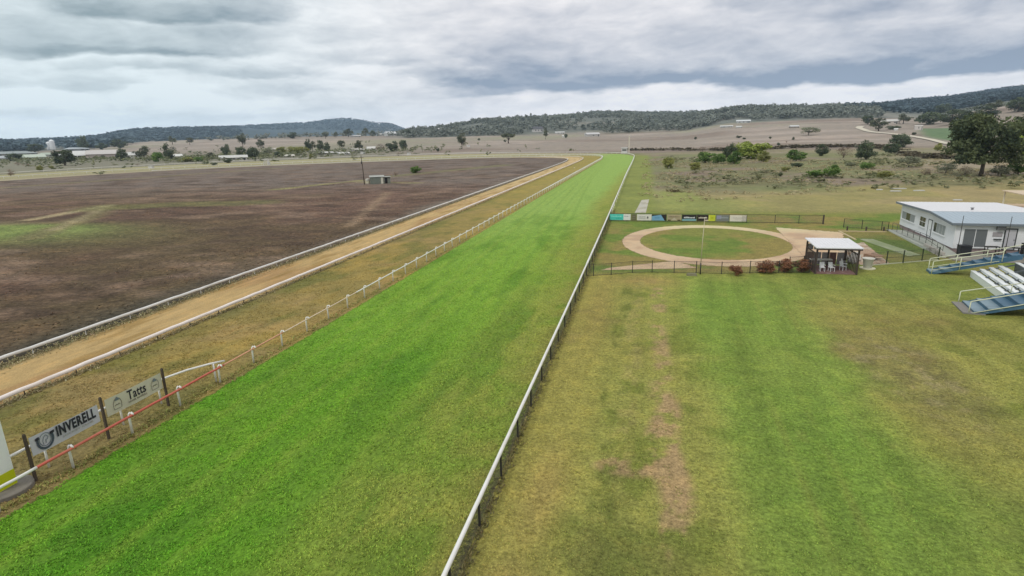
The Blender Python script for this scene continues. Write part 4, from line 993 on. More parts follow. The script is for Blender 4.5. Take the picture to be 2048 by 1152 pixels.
def window_left(v0, v1, z0, z1, panes, rows=1, glass=GLASS, blinds=()):
    w = MB().box((-.03, (v0+v1)/2, (z0+z1)/2), (.03, v1-v0, z1-z0)).build('window', FRM, club)
    n = panes; dv = (v1-v0-.06)/n; dz_ = (z1-z0-.06)/rows
    for i in range(n):
        for j in range(rows):
            MB().box((-.047, v0+.03+dv*(i+.5), z0+.03+dz_*(j+.5)), (.012, dv-.07, dz_-.07)).build('pane', CURT if i in blinds else glass, w)
    MB().box((-.07, (v0+v1)/2, z0-.05), (.12, v1-v0+.16, .05)).build('sill', FRM, w)
def window_front(u0, u1, z0, z1, panes, glass=GLASS):
    w = MB().box(((u0+u1)/2, -.03, (z0+z1)/2), (u1-u0, .03, z1-z0)).build('window', FRM, club)
    du = (u1-u0-.06)/panes
    for i in range(panes): MB().box((u0+.03+du*(i+.5), -.047, (z0+z1)/2), (du-.07, .012, z1-z0-.12)).build('pane', glass, w)
    MB().box(((u0+u1)/2, -.07, z0-.05), (u1-u0+.16, .12, .05)).build('sill', FRM, w)
window_left(12.6, 17.7, 1.45, 2.55, 3, 1, GLASS, (0, 2)); window_left(8.8, 10.8, 1.46, 2.75, 2, 2); window_left(2.55, 6.05, 1.45, 2.68, 4, 1, GLASS, (0, 1, 2))
dr = MB().box((-.03, 7.3, 1.65), (.04, 1.3, 2.2)).build('door', TRIMD, club); MB().box((-.055, 7.25, 1.62), (.02, .95, 2.06)).build('door_leaf', FRM, dr); MB().box((-.08, 6.9, 1.5), (.04, .05, .14)).build('handle', TRIMD, dr)
SHUT = mat('grey_flyscreen', alb(104, 108, 110), .5, .12, 2, spec=.5)
window_front(.8, 3.1, .68, 2.78, 2, SHUT)
dr = MB().box((5.2, -.03, 1.7), (1.2, .04, 2.4)).build('door', TRIMD, club); MB().box((5.2, -.055, 1.66), (.95, .02, 2.2)).build('door_leaf', mat('pale_door', alb(190, 188, 192), .6, .05, 2), dr); MB().box((5.58, -.08, 1.6), (.05, .04, .16)).build('handle', TRIMD, dr)
window_front(6.6, 8.6, 1.2, 2.7, 2)
ac = MB().box((4.15, -.22, 2.98), (.75, .36, .5)).build('air_conditioner', mat('grey_unit', alb(122, 122, 122), .5, .1, 4), club)
for j in range(5): MB().box((4.15, -.405, 2.8+j*.09), (.66, .012, .04)).build('louvre', TRIMD, ac)
MB().box((4.0, -.04, 2.2), (.9, .04, .5)).build('notice_board', PANELG, club)
MB().box((4.05, -.12, 1.66), (.7, .2, .1)).build('shelf', TRIMD, club)
MB().box((.02, -.06, 1.85), (.08, .08, 2.7)).build('downpipe', FRM, club)
# ramp along the end wall with pipe rail
rp = tag(empty('access_ramp', (34.36, 73.3, 0), CH), 'sloping concrete access ramp with pipe handrail along the clubhouse end', 'ramp')
CONC = mat('pale_concrete', alb(170, 172, 162), .9, .12, 3, .3)
MB().hexa([(-1.75, 3.0, .0), (-.1, 3.0, .0), (-.1, 15.6, .0), (-1.75, 15.6, .0), (-1.75, 3.0, .5), (-.1, 3.0, .5), (-.1, 15.6, .1), (-1.75, 15.6, .1)]).build('slab', CONC, rp)
MB().hexa([(-1.75, -2.4, .0), (-.1, -2.4, .0), (-.1, 2.99, .0), (-1.75, 2.99, .0), (-1.75, -2.4, .12), (-.1, -2.4, .12), (-.1, 2.99, .5), (-1.75, 2.99, .5)]).build('slab', CONC, rp)
MB().hexa([(-2.25, 1, 0), (-1.77, 1, 0), (-1.77, 15.8, 0), (-2.25, 15.8, 0), (-2.2, 1, .3), (-1.8, 1, .3), (-1.8, 15.8, .1), (-2.2, 15.8, .1)]).build('edging', CONC, rp)
RP = mat('grey_pipe', alb(88, 88, 84), .5, .15, 4, metal=.3)
def ramp_z(v): return .12+(v+2.4)/5.4*.38 if v < 3 else .5-(v-3)/12.6*.4
vs = [-2.2, -.6, 1.0, 2.9, 5.0, 7.1, 9.2, 11.3, 13.4, 15.4]
for v in vs: MB().tube([(-1.68, v, ramp_z(v)), (-1.68, v, ramp_z(v)+1.0)], .028, 8).build('post', RP, rp, True)
for dz_ in (1.0, .52): MB().tube([(-1.68, v, ramp_z(v)+dz_) for v in vs], .026, 8).build('handrail', RP, rp, True)
BRW = mat('whitish_rubble', alb(178, 172, 164), .9, .3, 7, .7, dirt=(alb(120, 108, 100), .6))
for i in range(16):
    for j in range(2):
        q = random.Random(i*3+j); MB().box((-1.95+q.uniform(-.05, .05), -3.4+i*.36+j*.15, .16+j*.3), (.34, .32, .28), q.uniform(-.2, .2), (.85, .85)).build('stone', BRW, rp)
# things on the apron
def lpos(u, v, z=.05): return (34.36+u*math.cos(CH)-v*math.sin(CH), 73.3+u*math.sin(CH)+v*math.cos(CH), z)
tag(MB().box((0, 0, .55), (1.0, .9, 1.0), CH, (1.08, 1.05)).box((0, 0, 1.08), (1.14, 1.0, .08), CH).build('waste_bin', mat('black_bin', (.022, .023, .028), .5, .2, 3), loc=lpos(.5, -1.7)), 'black waste bin before the clubhouse window', 'bin')
for (u, v, h), lab in zip(((-.45, -2.6, 4.55), (4.0, -2.3, 4.5)), ('slim dark pole at the clubhouse corner', 'slim dark pole beside the clubhouse door')):
    p_ = tag(empty('slim_pole', lpos(u, v, 0)), lab, 'pole', 'poles before the clubhouse'); MB().tube([(0, 0, 0), (0, 0, h)], [.045, .03], 8).build('shaft', DARKP, p_, True); MB().lathe([(.1, 0), (.1, .1), (.05, .14), (0, .14)], n=10).build('foot', DARKP, p_)
def bar_table(loc, rz, label, dark):
    t_ = tag(empty('outdoor_table', loc, rz), label, 'table', 'dark tables before the clubhouse'); MB().box((0, 0, .98), (1.3, .7, .06)).build('top', dark, t_)
    for u in (-.55, .55):
        for v in (-.28, .28): MB().box((u, v, .475), (.07, .07, .95)).build('leg', dark, t_)
    MB().box((0, 0, .3), (1.1, .06, .06)).build('stretcher', dark, t_)
bar_table(lpos(3.2, -1.3), CH+.1, 'dark outdoor table left of the clubhouse door', DARKP); bar_table(lpos(4.9, -1.6), CH-.3, 'dark outdoor table right before the clubhouse door', DARKP)
tag(MB().box((0, 0, .5), (.6, .5, 1.0)).box((0, .22, 1.25), (.6, .06, .5)).box((0, 0, 1.04), (.66, .56, .06)).build('cabinet', mat('charcoal_enamel', (.03, .032, .035), .4, .2, 3), loc=lpos(6.1, -1.5)), 'dark cabinet standing before the clubhouse behind the grandstand rail', 'cabinet')
# pale carport far behind
cp = tag(empty('carport', (60.5, 108, 0), R(-6)), 'beige flat roofed carport behind the clubhouse at the right edge', 'carport')
MB().box((6, 4, 2.9), (14, 8, .14)).build('roof', mat('beige_sheet', alb(206, 186, 158), .6, .08, 1), cp)
MB().box((6, .0, 2.75), (14, .1, .3)).build('fascia', mat('cream_fascia', alb(216, 204, 178), .6, .05, 1), cp)
for u in (-.6, 4, 8.5, 12.6):
    for v in (.2, 7.7): MB().box((u, v, 1.4), (.16, .16, 2.8)).build('post', mat('cream_post', alb(222, 216, 196), .6, .05, 2), cp)

# ------------------------------------------------------------------ grandstand
GS = R(-11)
BLUE = mat('blue_stair_paint', alb(70, 104, 126), .55, .15, 3, dirt=(alb(90, 122, 142), .5)); BLUET = mat('worn_blue_tread', alb(128, 148, 158), .6, .15, 3); ALU = mat('white_aluminium_plank', (.72, .74, .73), .4, .06, 1.5, dirt=(alb(176, 176, 168), .4))
UNDER = mat('galvanised_frame', alb(110, 116, 120), .5, .15, 3, metal=.4)
def stand(v0, v1, label):
    e = tag(empty('grandstand', (24.5, 48.3, 0), GS), label, 'grandstand', 'stepped seating beside the lawn')
    rr_ = random.Random(int(v0*3))
    for i in range(12):
        u = 3.45+i*.66+(.55 if i > 3 else 0); z = .62+i*.205+(.17 if i > 3 else 0)
        MB().box((u+.17, (v0+v1)/2, z), (.36, v1-v0, .05)).build('seat_plank', ALU, e)
        MB().box((u+.475, (v0+v1)/2, z-.1), (.29, v1-v0-.06, .04)).build('foot_plank', ALU, e)
        MB().box((u+.035, (v0+v1)/2, z-.125), (.025, v1-v0-.02, .16)).build('riser_plank', ALU, e)
        if i in (0, 4): MB().box((u+.02, (v0+v1)/2, z/2), (.03, v1-v0-.1, z-.06)).build('skirt', ALU if i == 0 else UNDER, e)
    n = 5
    for k_ in range(n):
        v = v0+.3+k_*(v1-v0-.6)/(n-1)
        MB().hexa([(3.55, v-.04, 0), (3.65, v-.04, 0), (3.65, v+.04, 0), (3.55, v+.04, 0), (3.55, v-.04, .55), (3.65, v-.04, .55), (3.65, v+.04, .55), (3.55, v+.04, .55)]).hexa([(3.5, v-.04, .42), (11.6, v-.04, 2.95), (11.6, v+.04, 2.95), (3.5, v+.04, .42), (3.5, v-.04, .54), (11.6, v-.04, 3.07), (11.6, v+.04, 3.07), (3.5, v+.04, .54)]).box((7.5, v, .85), (.1, .08, 1.7)).box((11.4, v, 1.4), (.1, .08, 2.8)).build('support_frame', UNDER, e)
    return e
s1 = stand(3.5, 13.7, 'white stepped grandstand seating between two blue stairs')
s2 = stand(-9.5, -.35, 'white grandstand seating cut off by the right edge below the near stair')
def stair(v0, v1, label, steps=8):
    e = tag(empty('stand_stair', (24.5, 48.3, 0), GS), label, 'stairs', 'blue stairs of the grandstand')
    for i in range(steps):
        u = .35+i*.86; z = .28*(i+1)
        MB().box((u+.43, (v0+v1)/2, z-.03), (.9, v1-v0, .06)).build('tread', BLUET if i < 2 else BLUE, e)
        MB().box((u+.02, (v0+v1)/2, z-.17), (.04, v1-v0-.02, .215)).build('riser', BLUE, e)
    for v in (v0+.03, v1-.03):
        MB().hexa([(.3, v-.025, 0), (.7, v-.025, 0), (.7, v+.025, 0), (.3, v+.025, 0), (.3, v-.025, .2), (.7, v-.025, .3), (.7, v+.025, .3), (.3, v+.025, .2)]).hexa([(.7, v-.025, .0), (7.2, v-.025, 1.9), (7.2, v+.025, 1.9), (.7, v+.025, .0), (.7, v-.025, .3), (7.2, v-.025, 2.4), (7.2, v+.025, 2.4), (.7, v+.025, .3)]).build('stringer', BLUE, e)
    return e
HR = mat('cream_handrail', alb(206, 208, 178), .5, .06, 3)
e = stair(13.9, 15.2, 'blue stair with cream handrail at the far end of the grandstand')
def rails(e, v, posts, top, low, kick=None):
    for u, z0, z1 in posts: MB().tube([(u, v, z0), (u+.02, v, z1)], .04, 8).build('rail_post', HR, e, True)
    MB().tube([(u, v, z) for u, z in top], .042, 8).build('handrail', HR, e, True)
    MB().tube([(u, v, z) for u, z in low], .036, 8).build('mid_rail', HR, e, True)
rails(e, 13.86, [(.45, 0, 1.25), (2.6, .6, 1.8), (4.9, 1.35, 2.35), (5.7, 1.6, 2.9)], [(.45, 1.22), (.52, 1.3), (5.6, 2.5), (5.72, 2.6), (5.86, 2.92), (7.0, 3.3)], [(.45, .42), (5.5, 1.62)])
rails(e, 15.22, [(.45, 0, 1.25), (2.6, .6, 1.8), (4.9, 1.35, 2.35)], [(.45, 1.22), (.52, 1.3), (6.4, 2.75)], [(.45, .42), (6.2, 1.82)])
e = stair(.05, 3.1, 'blue stair with cream handrails at the near end of the grandstand')
rails(e, 0.0, [(0, 0, 1.0), (3.3, 1.0, 2.0)], [(0, .98), (.05, 1.02), (6.4, 3.0)], [(0.02, .04), (6.2, 2.1)])
rails(e, 3.14, [(.1, 0, 1.0), (3.3, .95, 1.9)], [(.1, .98), (.16, 1.02), (5.2, 2.35)], [(.1, .03), (5.2, 1.45)])
MB().box((.35, 1.55, .06), (1.4, 3.2, .12)).build('landing', mat('grey_landing', alb(134, 130, 124), .9, .15, 3), e)

# ------------------------------------------------------------------ things in the infield
hx, hy = g(757, 367)
hut = tag(empty('pump_shed', (hx, hy, 0), R(27)), 'small grey iron shed with pale door and dark opening in the infield', 'shed')
IRON = mat('grey_corrugated_iron', alb(122, 130, 120), .6, .25, 3, .2, dirt=(alb(112, 96, 78), .5))
MB().box((-.4, 0, 1.1), (4.4, 3.2, 2.2)).build('wall', IRON, hut)
MB().hexa([(-2.8, -1.8, 2.2), (2.0, -1.8, 2.2), (2.0, 1.8, 2.5), (-2.8, 1.8, 2.5), (-2.8, -1.8, 2.28), (2.0, -1.8, 2.28), (2.0, 1.8, 2.58), (-2.8, 1.8, 2.58)]).build('roof', mat('pale_iron_roof', alb(170, 172, 164), .6, .1, 2), hut)
for i in range(7): MB().box((-2.5+i*.55, -1.62, 1.1), (.1, .05, 2.1)).build('rib', IRON, hut)
MB().box((1.2, -1.64, 1.05), (.7, .08, 2.0)).build('door', mat('cream_door', alb(206, 204, 186), .6, .1, 2), hut)
lt = MB().box((2.9, 0, 1.05), (1.9, 3.0, 2.1)).build('annex', IRON, hut); MB().box((2.5, -1.52, .95), (.8, .06, 1.8)).build('opening', mat('opening_shade', (.012, .012, .012), .9, .1, 2), lt)  # near-black panel on the solid wall paints the shade inside the opening
MB().box((2.9, -.1, 2.16), (2.2, 3.5, .08)).build('annex_roof', mat('pale_iron_roof', alb(170, 172, 164)), hut)
tx, ty = g(736, 367)
tk = tag(empty('water_tank', (tx, ty, 0)), 'small cream water tank on a block stand beside the iron shed', 'tank')
MB().box((0, 0, .5), (1.1, 1.1, 1.0)).build('stand', mat('cream_block', alb(196, 190, 166), .8, .1, 3), tk); MB().lathe([(.7, 1.0), (.7, 1.5), (.2, 1.62), (0, 1.62)], n=18).build('tank', mat('cream_tank', alb(206, 202, 190), .5, .06, 2), tk)
px_, py_ = g(729, 369)
po = tag(empty('power_pole', (px_, py_, 0)), 'lone dark timber power pole beside the iron shed in the infield', 'pole')
MB().tube([(0, 0, -.2), (-.1, 0, 4.5), (-.35, 0, 9.2)], [.16, .14, .11], 8).build('shaft', BROWNP, po, True); MB().box((-.33, 0, 8.6), (1.6, .1, .12), .5).build('crossarm', BROWNP, po)
for u in (-.6, .6): MB().lathe([(.06, 0), (.08, .08), (.04, .18), (0, .18)], (-.33+u*math.cos(.5), u*math.sin(.5), 8.66), 8).build('insulator', PANEL, po)
MB().lathe([(.22, 0), (.22, .7), (0, .75)], (-.2, -.25, 6.6), 12).build('transformer', DARKP, po)
sp2 = g(787, 356); tag(MB().tube([(0, 0, 0), (0, 0, 3.4)], .05, 8).box((0, 0, 3.45), (.3, .08, .1)).build('aerial_mast', PANELG, loc=(*sp2, 0)), 'thin pale mast behind the iron shed', 'mast')
mk_x, mk_y = g(1147, 346)
mp = tag(empty('distance_marker', (-26.2, mk_y, 0)), 'small white distance marker beside the far running rail', 'marker'); MB().box((0, 0, .9), (.12, .12, 1.8)).build('post', WHITE, mp); MB().lathe([(.55, -.04), (.55, .04)], n=18).build('disc', WHITE, mp)
mp.children[-1].rotation_euler = (R(90), 0, 0); mp.children[-1].location = (0, -.1, 2.0)
# camera tower at the far turn
fx_, fy_ = -15.5, 432
tw = tag(empty('steward_tower', (fx_, fy_, 0)), 'tall pale tower with white cabin at the far end of the turf', 'tower')
MB().box((3.2, 0, 6.2), (1.1, 1.1, 12.4), 0, (.7, .7)).build('mast', mat('pale_tower', alb(206, 196, 182), .7, .08, 1), tw)
MB().box((0, 0, 2.0), (4.2, 3, 4.0)).build('cabin', PANEL, tw); MB().box((0, 0, 4.12), (4.8, 3.6, .24)).build('roof', ROOFW, tw); MB().box((0, -1.52, 2.5), (3.0, .06, 1.0)).build('window', GLASS, tw)

# ------------------------------------------------------------------ trees and shrubs, each where it stands on the land
def tree_at(px, base, top, wpx, kind, seed, label, cat='tree', group=None, name=None):
    x, y, z, r_ = on_terrain(px, base); D = math.hypot(r_, CAM_H-z); k_ = D/F_PX*.94
    return plant(name or {'tree': 'tree', 'shrub': 'shrub', 'bush': 'shrub'}[cat], cat, kind, seed, (x, y, z-.05), max(.8, wpx*k_*1.02), max(.6, (base-top)*k_), label, group)
TOWN = 'trees around the houses'; RIDGE = 'trees along the grazing ridge'; SCRUB = 'bushes in the rough ground'; HILL = 'trees on the right hillside'
for a in [
 (168, 301, 275, 18, 'dark', 1, 'tall dark tree rising above the skyline beside the far left roofs', 'tree', TOWN),
 (131, 331, 303, 34, 'dark', 2, 'broad dark green tree in front of the long white roofed house', 'tree', TOWN),
 (30, 322, 309, 24, 'dark', 3, 'dark bush left of the pale green shed', 'shrub', TOWN), (50, 320, 311, 20, 'green', 4, 'dark green bush touching the pale green shed', 'shrub', TOWN),
 (22, 353, 340, 14, 'brown', 5, 'brown grey bush at the far left beside the back straight', 'shrub', TOWN), (36, 331, 325, 10, 'brown', 6, 'small brown bush below the far left houses', 'shrub', TOWN), (53, 333, 327, 11, 'brown', 7, 'small brown bush below the pale green shed', 'shrub', TOWN),
 (81, 343, 332, 11, 'olive', 8, 'small olive bush left of the broad dark tree', 'shrub', TOWN), (104, 338, 332, 7, 'olive', 1, 'tiny olive bush just left of the broad dark tree', 'shrub', TOWN),
 (246, 322, 299, 19, 'dark', 3, 'dark round tree right of the pale arched barn', 'tree', TOWN), (290, 320, 296, 30, 'gum', 4, 'grey green tree between the barn and the small white shed', 'tree', TOWN), (337, 321, 291, 24, 'dark', 5, 'tall dark tree left of the small white shed', 'tree', TOWN),
 (316, 324, 305, 22, 'green', 6, 'green bush at the foot of the tall dark tree', 'shrub', TOWN), (370, 324, 314, 32, 'olive', 7, 'olive hedge like bush right of the small white shed', 'shrub', TOWN), (398, 324, 314, 18, 'green', 3, 'green bush before the brown field at left', 'shrub', TOWN),
 (276, 332, 327, 8, 'brown', 2, 'tiny brown bush beyond the back straight', 'shrub', TOWN), (429, 331, 325, 12, 'dark', 6, 'small dark bush beside the long white low house', 'shrub', TOWN),
 (380, 290, 276, 14, 'gum', 2, 'lone grey tree on the brown ridge at left', 'tree', RIDGE), (345, 289, 275, 18, 'gum', 5, 'pale grey tree before the left wooded hill', 'tree', RIDGE), (205, 299, 287, 16, 'dark', 4, 'dark tree left of centre on the far left hill foot', 'tree', RIDGE), (240, 296, 281, 26, 'dark', 5, 'wide dark tree clump at the far left hill foot', 'tree', RIDGE), (70, 305, 290, 24, 'dark', 2, 'dark tree left of the twin white tanks', 'tree', RIDGE),
 (486, 296, 268, 19, 'gum', 1, 'tall open gum tree on the brown field left of centre', 'tree', TOWN), (522, 299, 280, 18, 'gum', 3, 'grey gum tree on the brown field beside the tall one', 'tree', TOWN), (454, 314, 289, 17, 'dark', 1, 'dark pointed tree behind the long white low house', 'tree', TOWN), (482, 317, 293, 20, 'dark', 2, 'dark tree at the right end of the long white low house', 'tree', TOWN), (507, 319, 294, 26, 'dark', 3, 'big round dark tree right of the long white low house', 'tree', TOWN),
 (420, 317, 306, 18, 'dark', 5, 'dark bush left of the long white low house', 'shrub', TOWN), (457, 326, 316, 17, 'dark', 4, 'dark bush before the long white low house', 'shrub', TOWN),
 (538, 313, 293, 27, 'grey', 1, 'pale grey leafless looking tree among the houses', 'tree', TOWN), (563, 309, 293, 20, 'olive', 2, 'olive tree right of the pale grey one', 'tree', TOWN), (556, 314, 302, 14, 'dark', 6, 'dark bush before the olive tree', 'shrub', TOWN), (595, 309, 293, 42, 'olive', 3, 'wide yellowish olive tree in the middle of the houses', 'tree', TOWN), (617, 304, 277, 14, 'dark', 1, 'slender dark tree right of the wide olive one', 'tree', TOWN), (626, 303, 283, 16, 'gum', 4, 'grey green tree right of the slender dark one', 'tree', TOWN),
 (641, 303, 279, 15, 'dark', 4, 'tall dark tree of the pair near the middle houses', 'tree', TOWN), (653, 303, 285, 16, 'dark', 5, 'shorter dark tree of the pair near the middle houses', 'tree', TOWN), (685, 300, 280, 17, 'gum', 2, 'round grey green tree behind the middle houses', 'tree', TOWN), (719, 301, 282, 26, 'gum', 5, 'broad grey green tree right of the middle houses', 'tree', TOWN), (689, 304, 296, 10, 'dark', 3, 'small dark bush among the middle houses', 'shrub', TOWN), (708, 304, 297, 9, 'dark', 2, 'small dark bush before the broad grey green tree', 'shrub', TOWN),
 (760, 302, 287, 24, 'brown', 4, 'brownish tree right of the tall white house', 'tree', TOWN), (786, 303, 281, 26, 'dark', 1, 'broad dark tree at the right end of the houses', 'tree', TOWN), (808, 301, 278, 17, 'dark', 2, 'tall dark tree last at the right of the houses', 'tree', TOWN), (797, 312, 304, 9, 'brown', 6, 'small brown bush beside the back straight near the houses', 'shrub', TOWN), (623, 316, 307, 9, 'olive', 5, 'small olive bush among the white sheds', 'shrub', TOWN),
 (651, 277, 263, 15, 'gum', 1, 'grey tree on the skyline ridge left of the white hill house', 'tree', RIDGE), (672, 275, 264, 10, 'gum', 2, 'small grey tree on the skyline ridge', 'tree', RIDGE), (697, 274, 258, 22, 'gum', 3, 'wide gum tree on the ridge below the blue hill', 'tree', RIDGE), (731, 272, 256, 16, 'gum', 4, 'gum tree on the ridge at the foot of the blue hill', 'tree', RIDGE), (746, 272, 260, 12, 'dark', 3, 'dark tree left of the white hill house', 'tree', RIDGE), (585, 277, 264, 20, 'dark', 4, 'dark clump on the ridge left of the blue hill', 'tree', RIDGE), (815, 275, 257, 20, 'dark', 2, 'dark tree right of the white hill house', 'tree', RIDGE),
 (924, 298, 265, 22, 'gum', 1, 'lone tall gum tree on the brown field before the wood', 'tree', None), (1017, 287, 266, 34, 'spread', 1, 'lone wide crowned tree on the brown field', 'tree', None), (1091, 279, 257, 12, 'gum', 5, 'slim lone tree before the small farm houses', 'tree', None), (876, 303, 295, 8, 'dark', 1, 'small dark bush left of the lone tall gum', 'shrub', None), (1132, 276, 267, 8, 'dark', 6, 'small dark cypress like tree beside the farm sheds', 'tree', None), (958, 281, 276, 6, 'dark', 3, 'tiny dark bush on the brown field right of the lone gum', 'shrub', None), (1010, 284, 279, 7, 'dark', 5, 'tiny dark bush beside the wide crowned tree', 'shrub', None),
 (831, 346, 330, 25, 'green', 1, 'round green bush standing in the ploughed infield', 'shrub', None), (792, 352, 342, 12, 'brown', 3, 'small brown bush behind the infield shed', 'shrub', None),
 (1336, 337, 313, 27, 'olive', 6, 'round dark olive bush nearest the track in the rough ground', 'shrub', SCRUB), (1389, 342, 323, 23, 'olive', 2, 'round olive bush second from the track in the rough ground', 'shrub', SCRUB),
 (1410, 326, 302, 30, 'green', 2, 'green bush at the left end of the big green clump', 'shrub', SCRUB), (1436, 327, 306, 30, 'green', 3, 'green bush in the front of the big green clump', 'shrub', SCRUB), (1459, 322, 287, 28, 'dark', 6, 'darkest tall tree in the big green clump', 'tree', SCRUB), (1468, 328, 303, 30, 'green', 4, 'deep green bush at the right front of the big clump', 'shrub', SCRUB),
 (1499, 318, 281, 62, 'lime', 1, 'bright yellow green willow in the rough ground', 'tree', SCRUB), (1527, 324, 303, 24, 'olive', 4, 'yellowish bush right of the bright willow', 'shrub', SCRUB),
 (1405, 304, 291, 12, 'brown', 1, 'thin brown bush above the big green clump', 'shrub', SCRUB), (1592, 322, 299, 36, 'green', 5, 'loose green bush right of the willow', 'shrub', SCRUB), (1644, 312, 288, 24, 'dark', 4, 'dark tree between two loose bushes in the rough ground', 'tree', SCRUB), (1687, 316, 294, 32, 'brown', 2, 'bare brownish tree in the rough ground', 'tree', SCRUB), (1732, 319, 286, 40, 'dark', 5, 'large dark green tree left of the white farm road', 'tree', SCRUB),
 (1781, 308, 288, 30, 'dark', 2, 'dark tree in front of the tall round one below the road', 'tree', SCRUB), (1799, 295, 270, 36, 'dark', 3, 'round very dark tree just below the white road', 'tree', SCRUB), (1570, 343, 333, 16, 'olive', 1, 'small olive bush right of the rough earth', 'shrub', SCRUB), (1594, 334, 325, 24, 'shrub', 1, 'low dark bush behind the paired green bushes', 'shrub', SCRUB), (1631, 355, 339, 36, 'green', 1, 'left of the paired green bushes before the mown paddock', 'shrub', SCRUB), (1661, 355, 330, 30, 'green', 5, 'right of the paired green bushes before the mown paddock', 'shrub', SCRUB), (1560, 353, 344, 10, 'dark', 4, 'small dark bush left of the paired green bushes', 'shrub', SCRUB),
 (1733, 338, 326, 26, 'green', 3, 'low green bush below the large dark tree', 'shrub', SCRUB), (1702, 336, 324, 18, 'grey', 2, 'grey bush left of the low green one', 'shrub', SCRUB), (1817, 334, 313, 38, 'grey', 3, 'broad grey green bush left of the great tree', 'shrub', SCRUB), (1770, 356, 343, 26, 'olive', 3, 'olive bush at the edge of the mown paddock', 'shrub', SCRUB), (1892, 346, 329, 36, 'grey', 4, 'grey green bush touching the great tree at left', 'shrub', SCRUB), (1875, 302, 288, 13, 'olive', 5, 'small olive tree at the lower end of the road', 'shrub', SCRUB), (1850, 350, 338, 24, 'brown', 5, 'brown twiggy bush left of the great tree', 'shrub', SCRUB), (1930, 352, 334, 24, 'brown', 6, 'brown twiggy bush under the great tree', 'shrub', SCRUB), (1996, 353, 333, 34, 'grey', 5, 'grey green bush right of the great trunk', 'shrub', SCRUB), (2036, 349, 318, 46, 'green', 2, 'green bush at the right edge below the great tree', 'shrub', SCRUB), (2046, 318, 262, 40, 'lime', 2, 'light green tree at the right edge behind the great tree', 'tree', SCRUB),
 (1617, 271, 254, 36, 'grey', 2, 'wide grey crowned tree alone on the right hillside', 'tree', HILL), (1736, 249, 232, 20, 'dark', 2, 'dark tree at the bend of the white road', 'tree', HILL), (1757, 262, 240, 32, 'gum', 3, 'broad grey tree beside the bend of the white road', 'tree', HILL), (1806, 248, 231, 24, 'gum', 4, 'grey tree right of the hillside farmhouse', 'tree', HILL), (1858, 249, 227, 42, 'dark', 3, 'wide dark tree above the green crop paddock', 'tree', HILL), (1903, 250, 223, 40, 'dark', 4, 'wide dark tree above the great tree', 'tree', HILL), (1952, 240, 217, 54, 'dark', 5, 'very wide dark tree on the hillside behind the great tree', 'tree', HILL), (1885, 226, 210, 26, 'dark', 1, 'dark tree high on the right hillside', 'tree', HILL), (2036, 224, 200, 34, 'dark', 6, 'dark tree at the right edge high on the hillside', 'tree', HILL), (1990, 222, 206, 30, 'gum', 5, 'grey tree high on the right hillside near the top', 'tree', HILL), (1787, 259, 252, 22, 'dark', 6, 'low dark bush right of the road bend', 'shrub', HILL), (1828, 270, 265, 8, 'dark', 2, 'tiny dark bush beside the white square shed', 'shrub', HILL),
 (1477, 276, 271, 11, 'dark', 1, 'dark shrub on the brown hillside above the willow', 'shrub', HILL), (1488, 279, 275, 7, 'dark', 2, 'tiny dark shrub right of the hillside shrub above the willow', 'shrub', HILL), (1391, 279, 273, 6, 'dark', 3, 'tiny dark shrub on the brown field right of centre', 'shrub', HILL), (1557, 291, 285, 7, 'dark', 4, 'tiny dark shrub low on the hillside right of the willow', 'shrub', HILL), (1586, 280, 274, 6, 'dark', 5, 'tiny dark shrub midway up the right hillside', 'shrub', HILL), (1540, 278, 273, 5, 'dark', 6, 'tiny dark shrub high on the hillside right of the willow', 'shrub', HILL), (1573, 286, 281, 4, 'brown', 1, 'tiny brown shrub on the right hillside', 'shrub', HILL)]:
    tree_at(*a)

# the great tree
bx, by, bz, br_ = on_terrain(1961, 352)
gt = tag(empty('great_tree', (bx, by, bz)), 'great spreading dark green tree at the right, tallest in the picture', 'tree')
Q, T_, cc = crown_arrays(77, 105, 105, .034, (.56, .50, .47), .57, .38, .15, -.9)
low = Q[..., 2].min(axis=1) > .2; Q, T_ = Q[low], T_[low]; cc = cc[cc[:, 2] > .3]
HT = 16.6
inst('crown', quads_mesh('crown', Q*HT, T_, leaf_mat('great_tree_leaf', alb(54, 66, 50), alb(98, 106, 72))), gt)
tm = MB(); rn = random.Random(5)
tm.tube([(0, 0, -.3), (.1, 0, 2.0), (.2, .1, 4.4), (.0, .2, 7.5), (-.2, 0, 11)], [.62, .48, .42, .3, .12], 12)
for i in rn.sample(range(len(cc)), 22):
    c = Vector(cc[i])*HT; s0 = Vector((.2, .1, rn.uniform(3.2, 7))); tm.tube([s0, s0.lerp(c, .5)+Vector((0, 0, .7)), c], [.24, .15, .05], 7)
tm.build('trunk', BARK, gt, True)

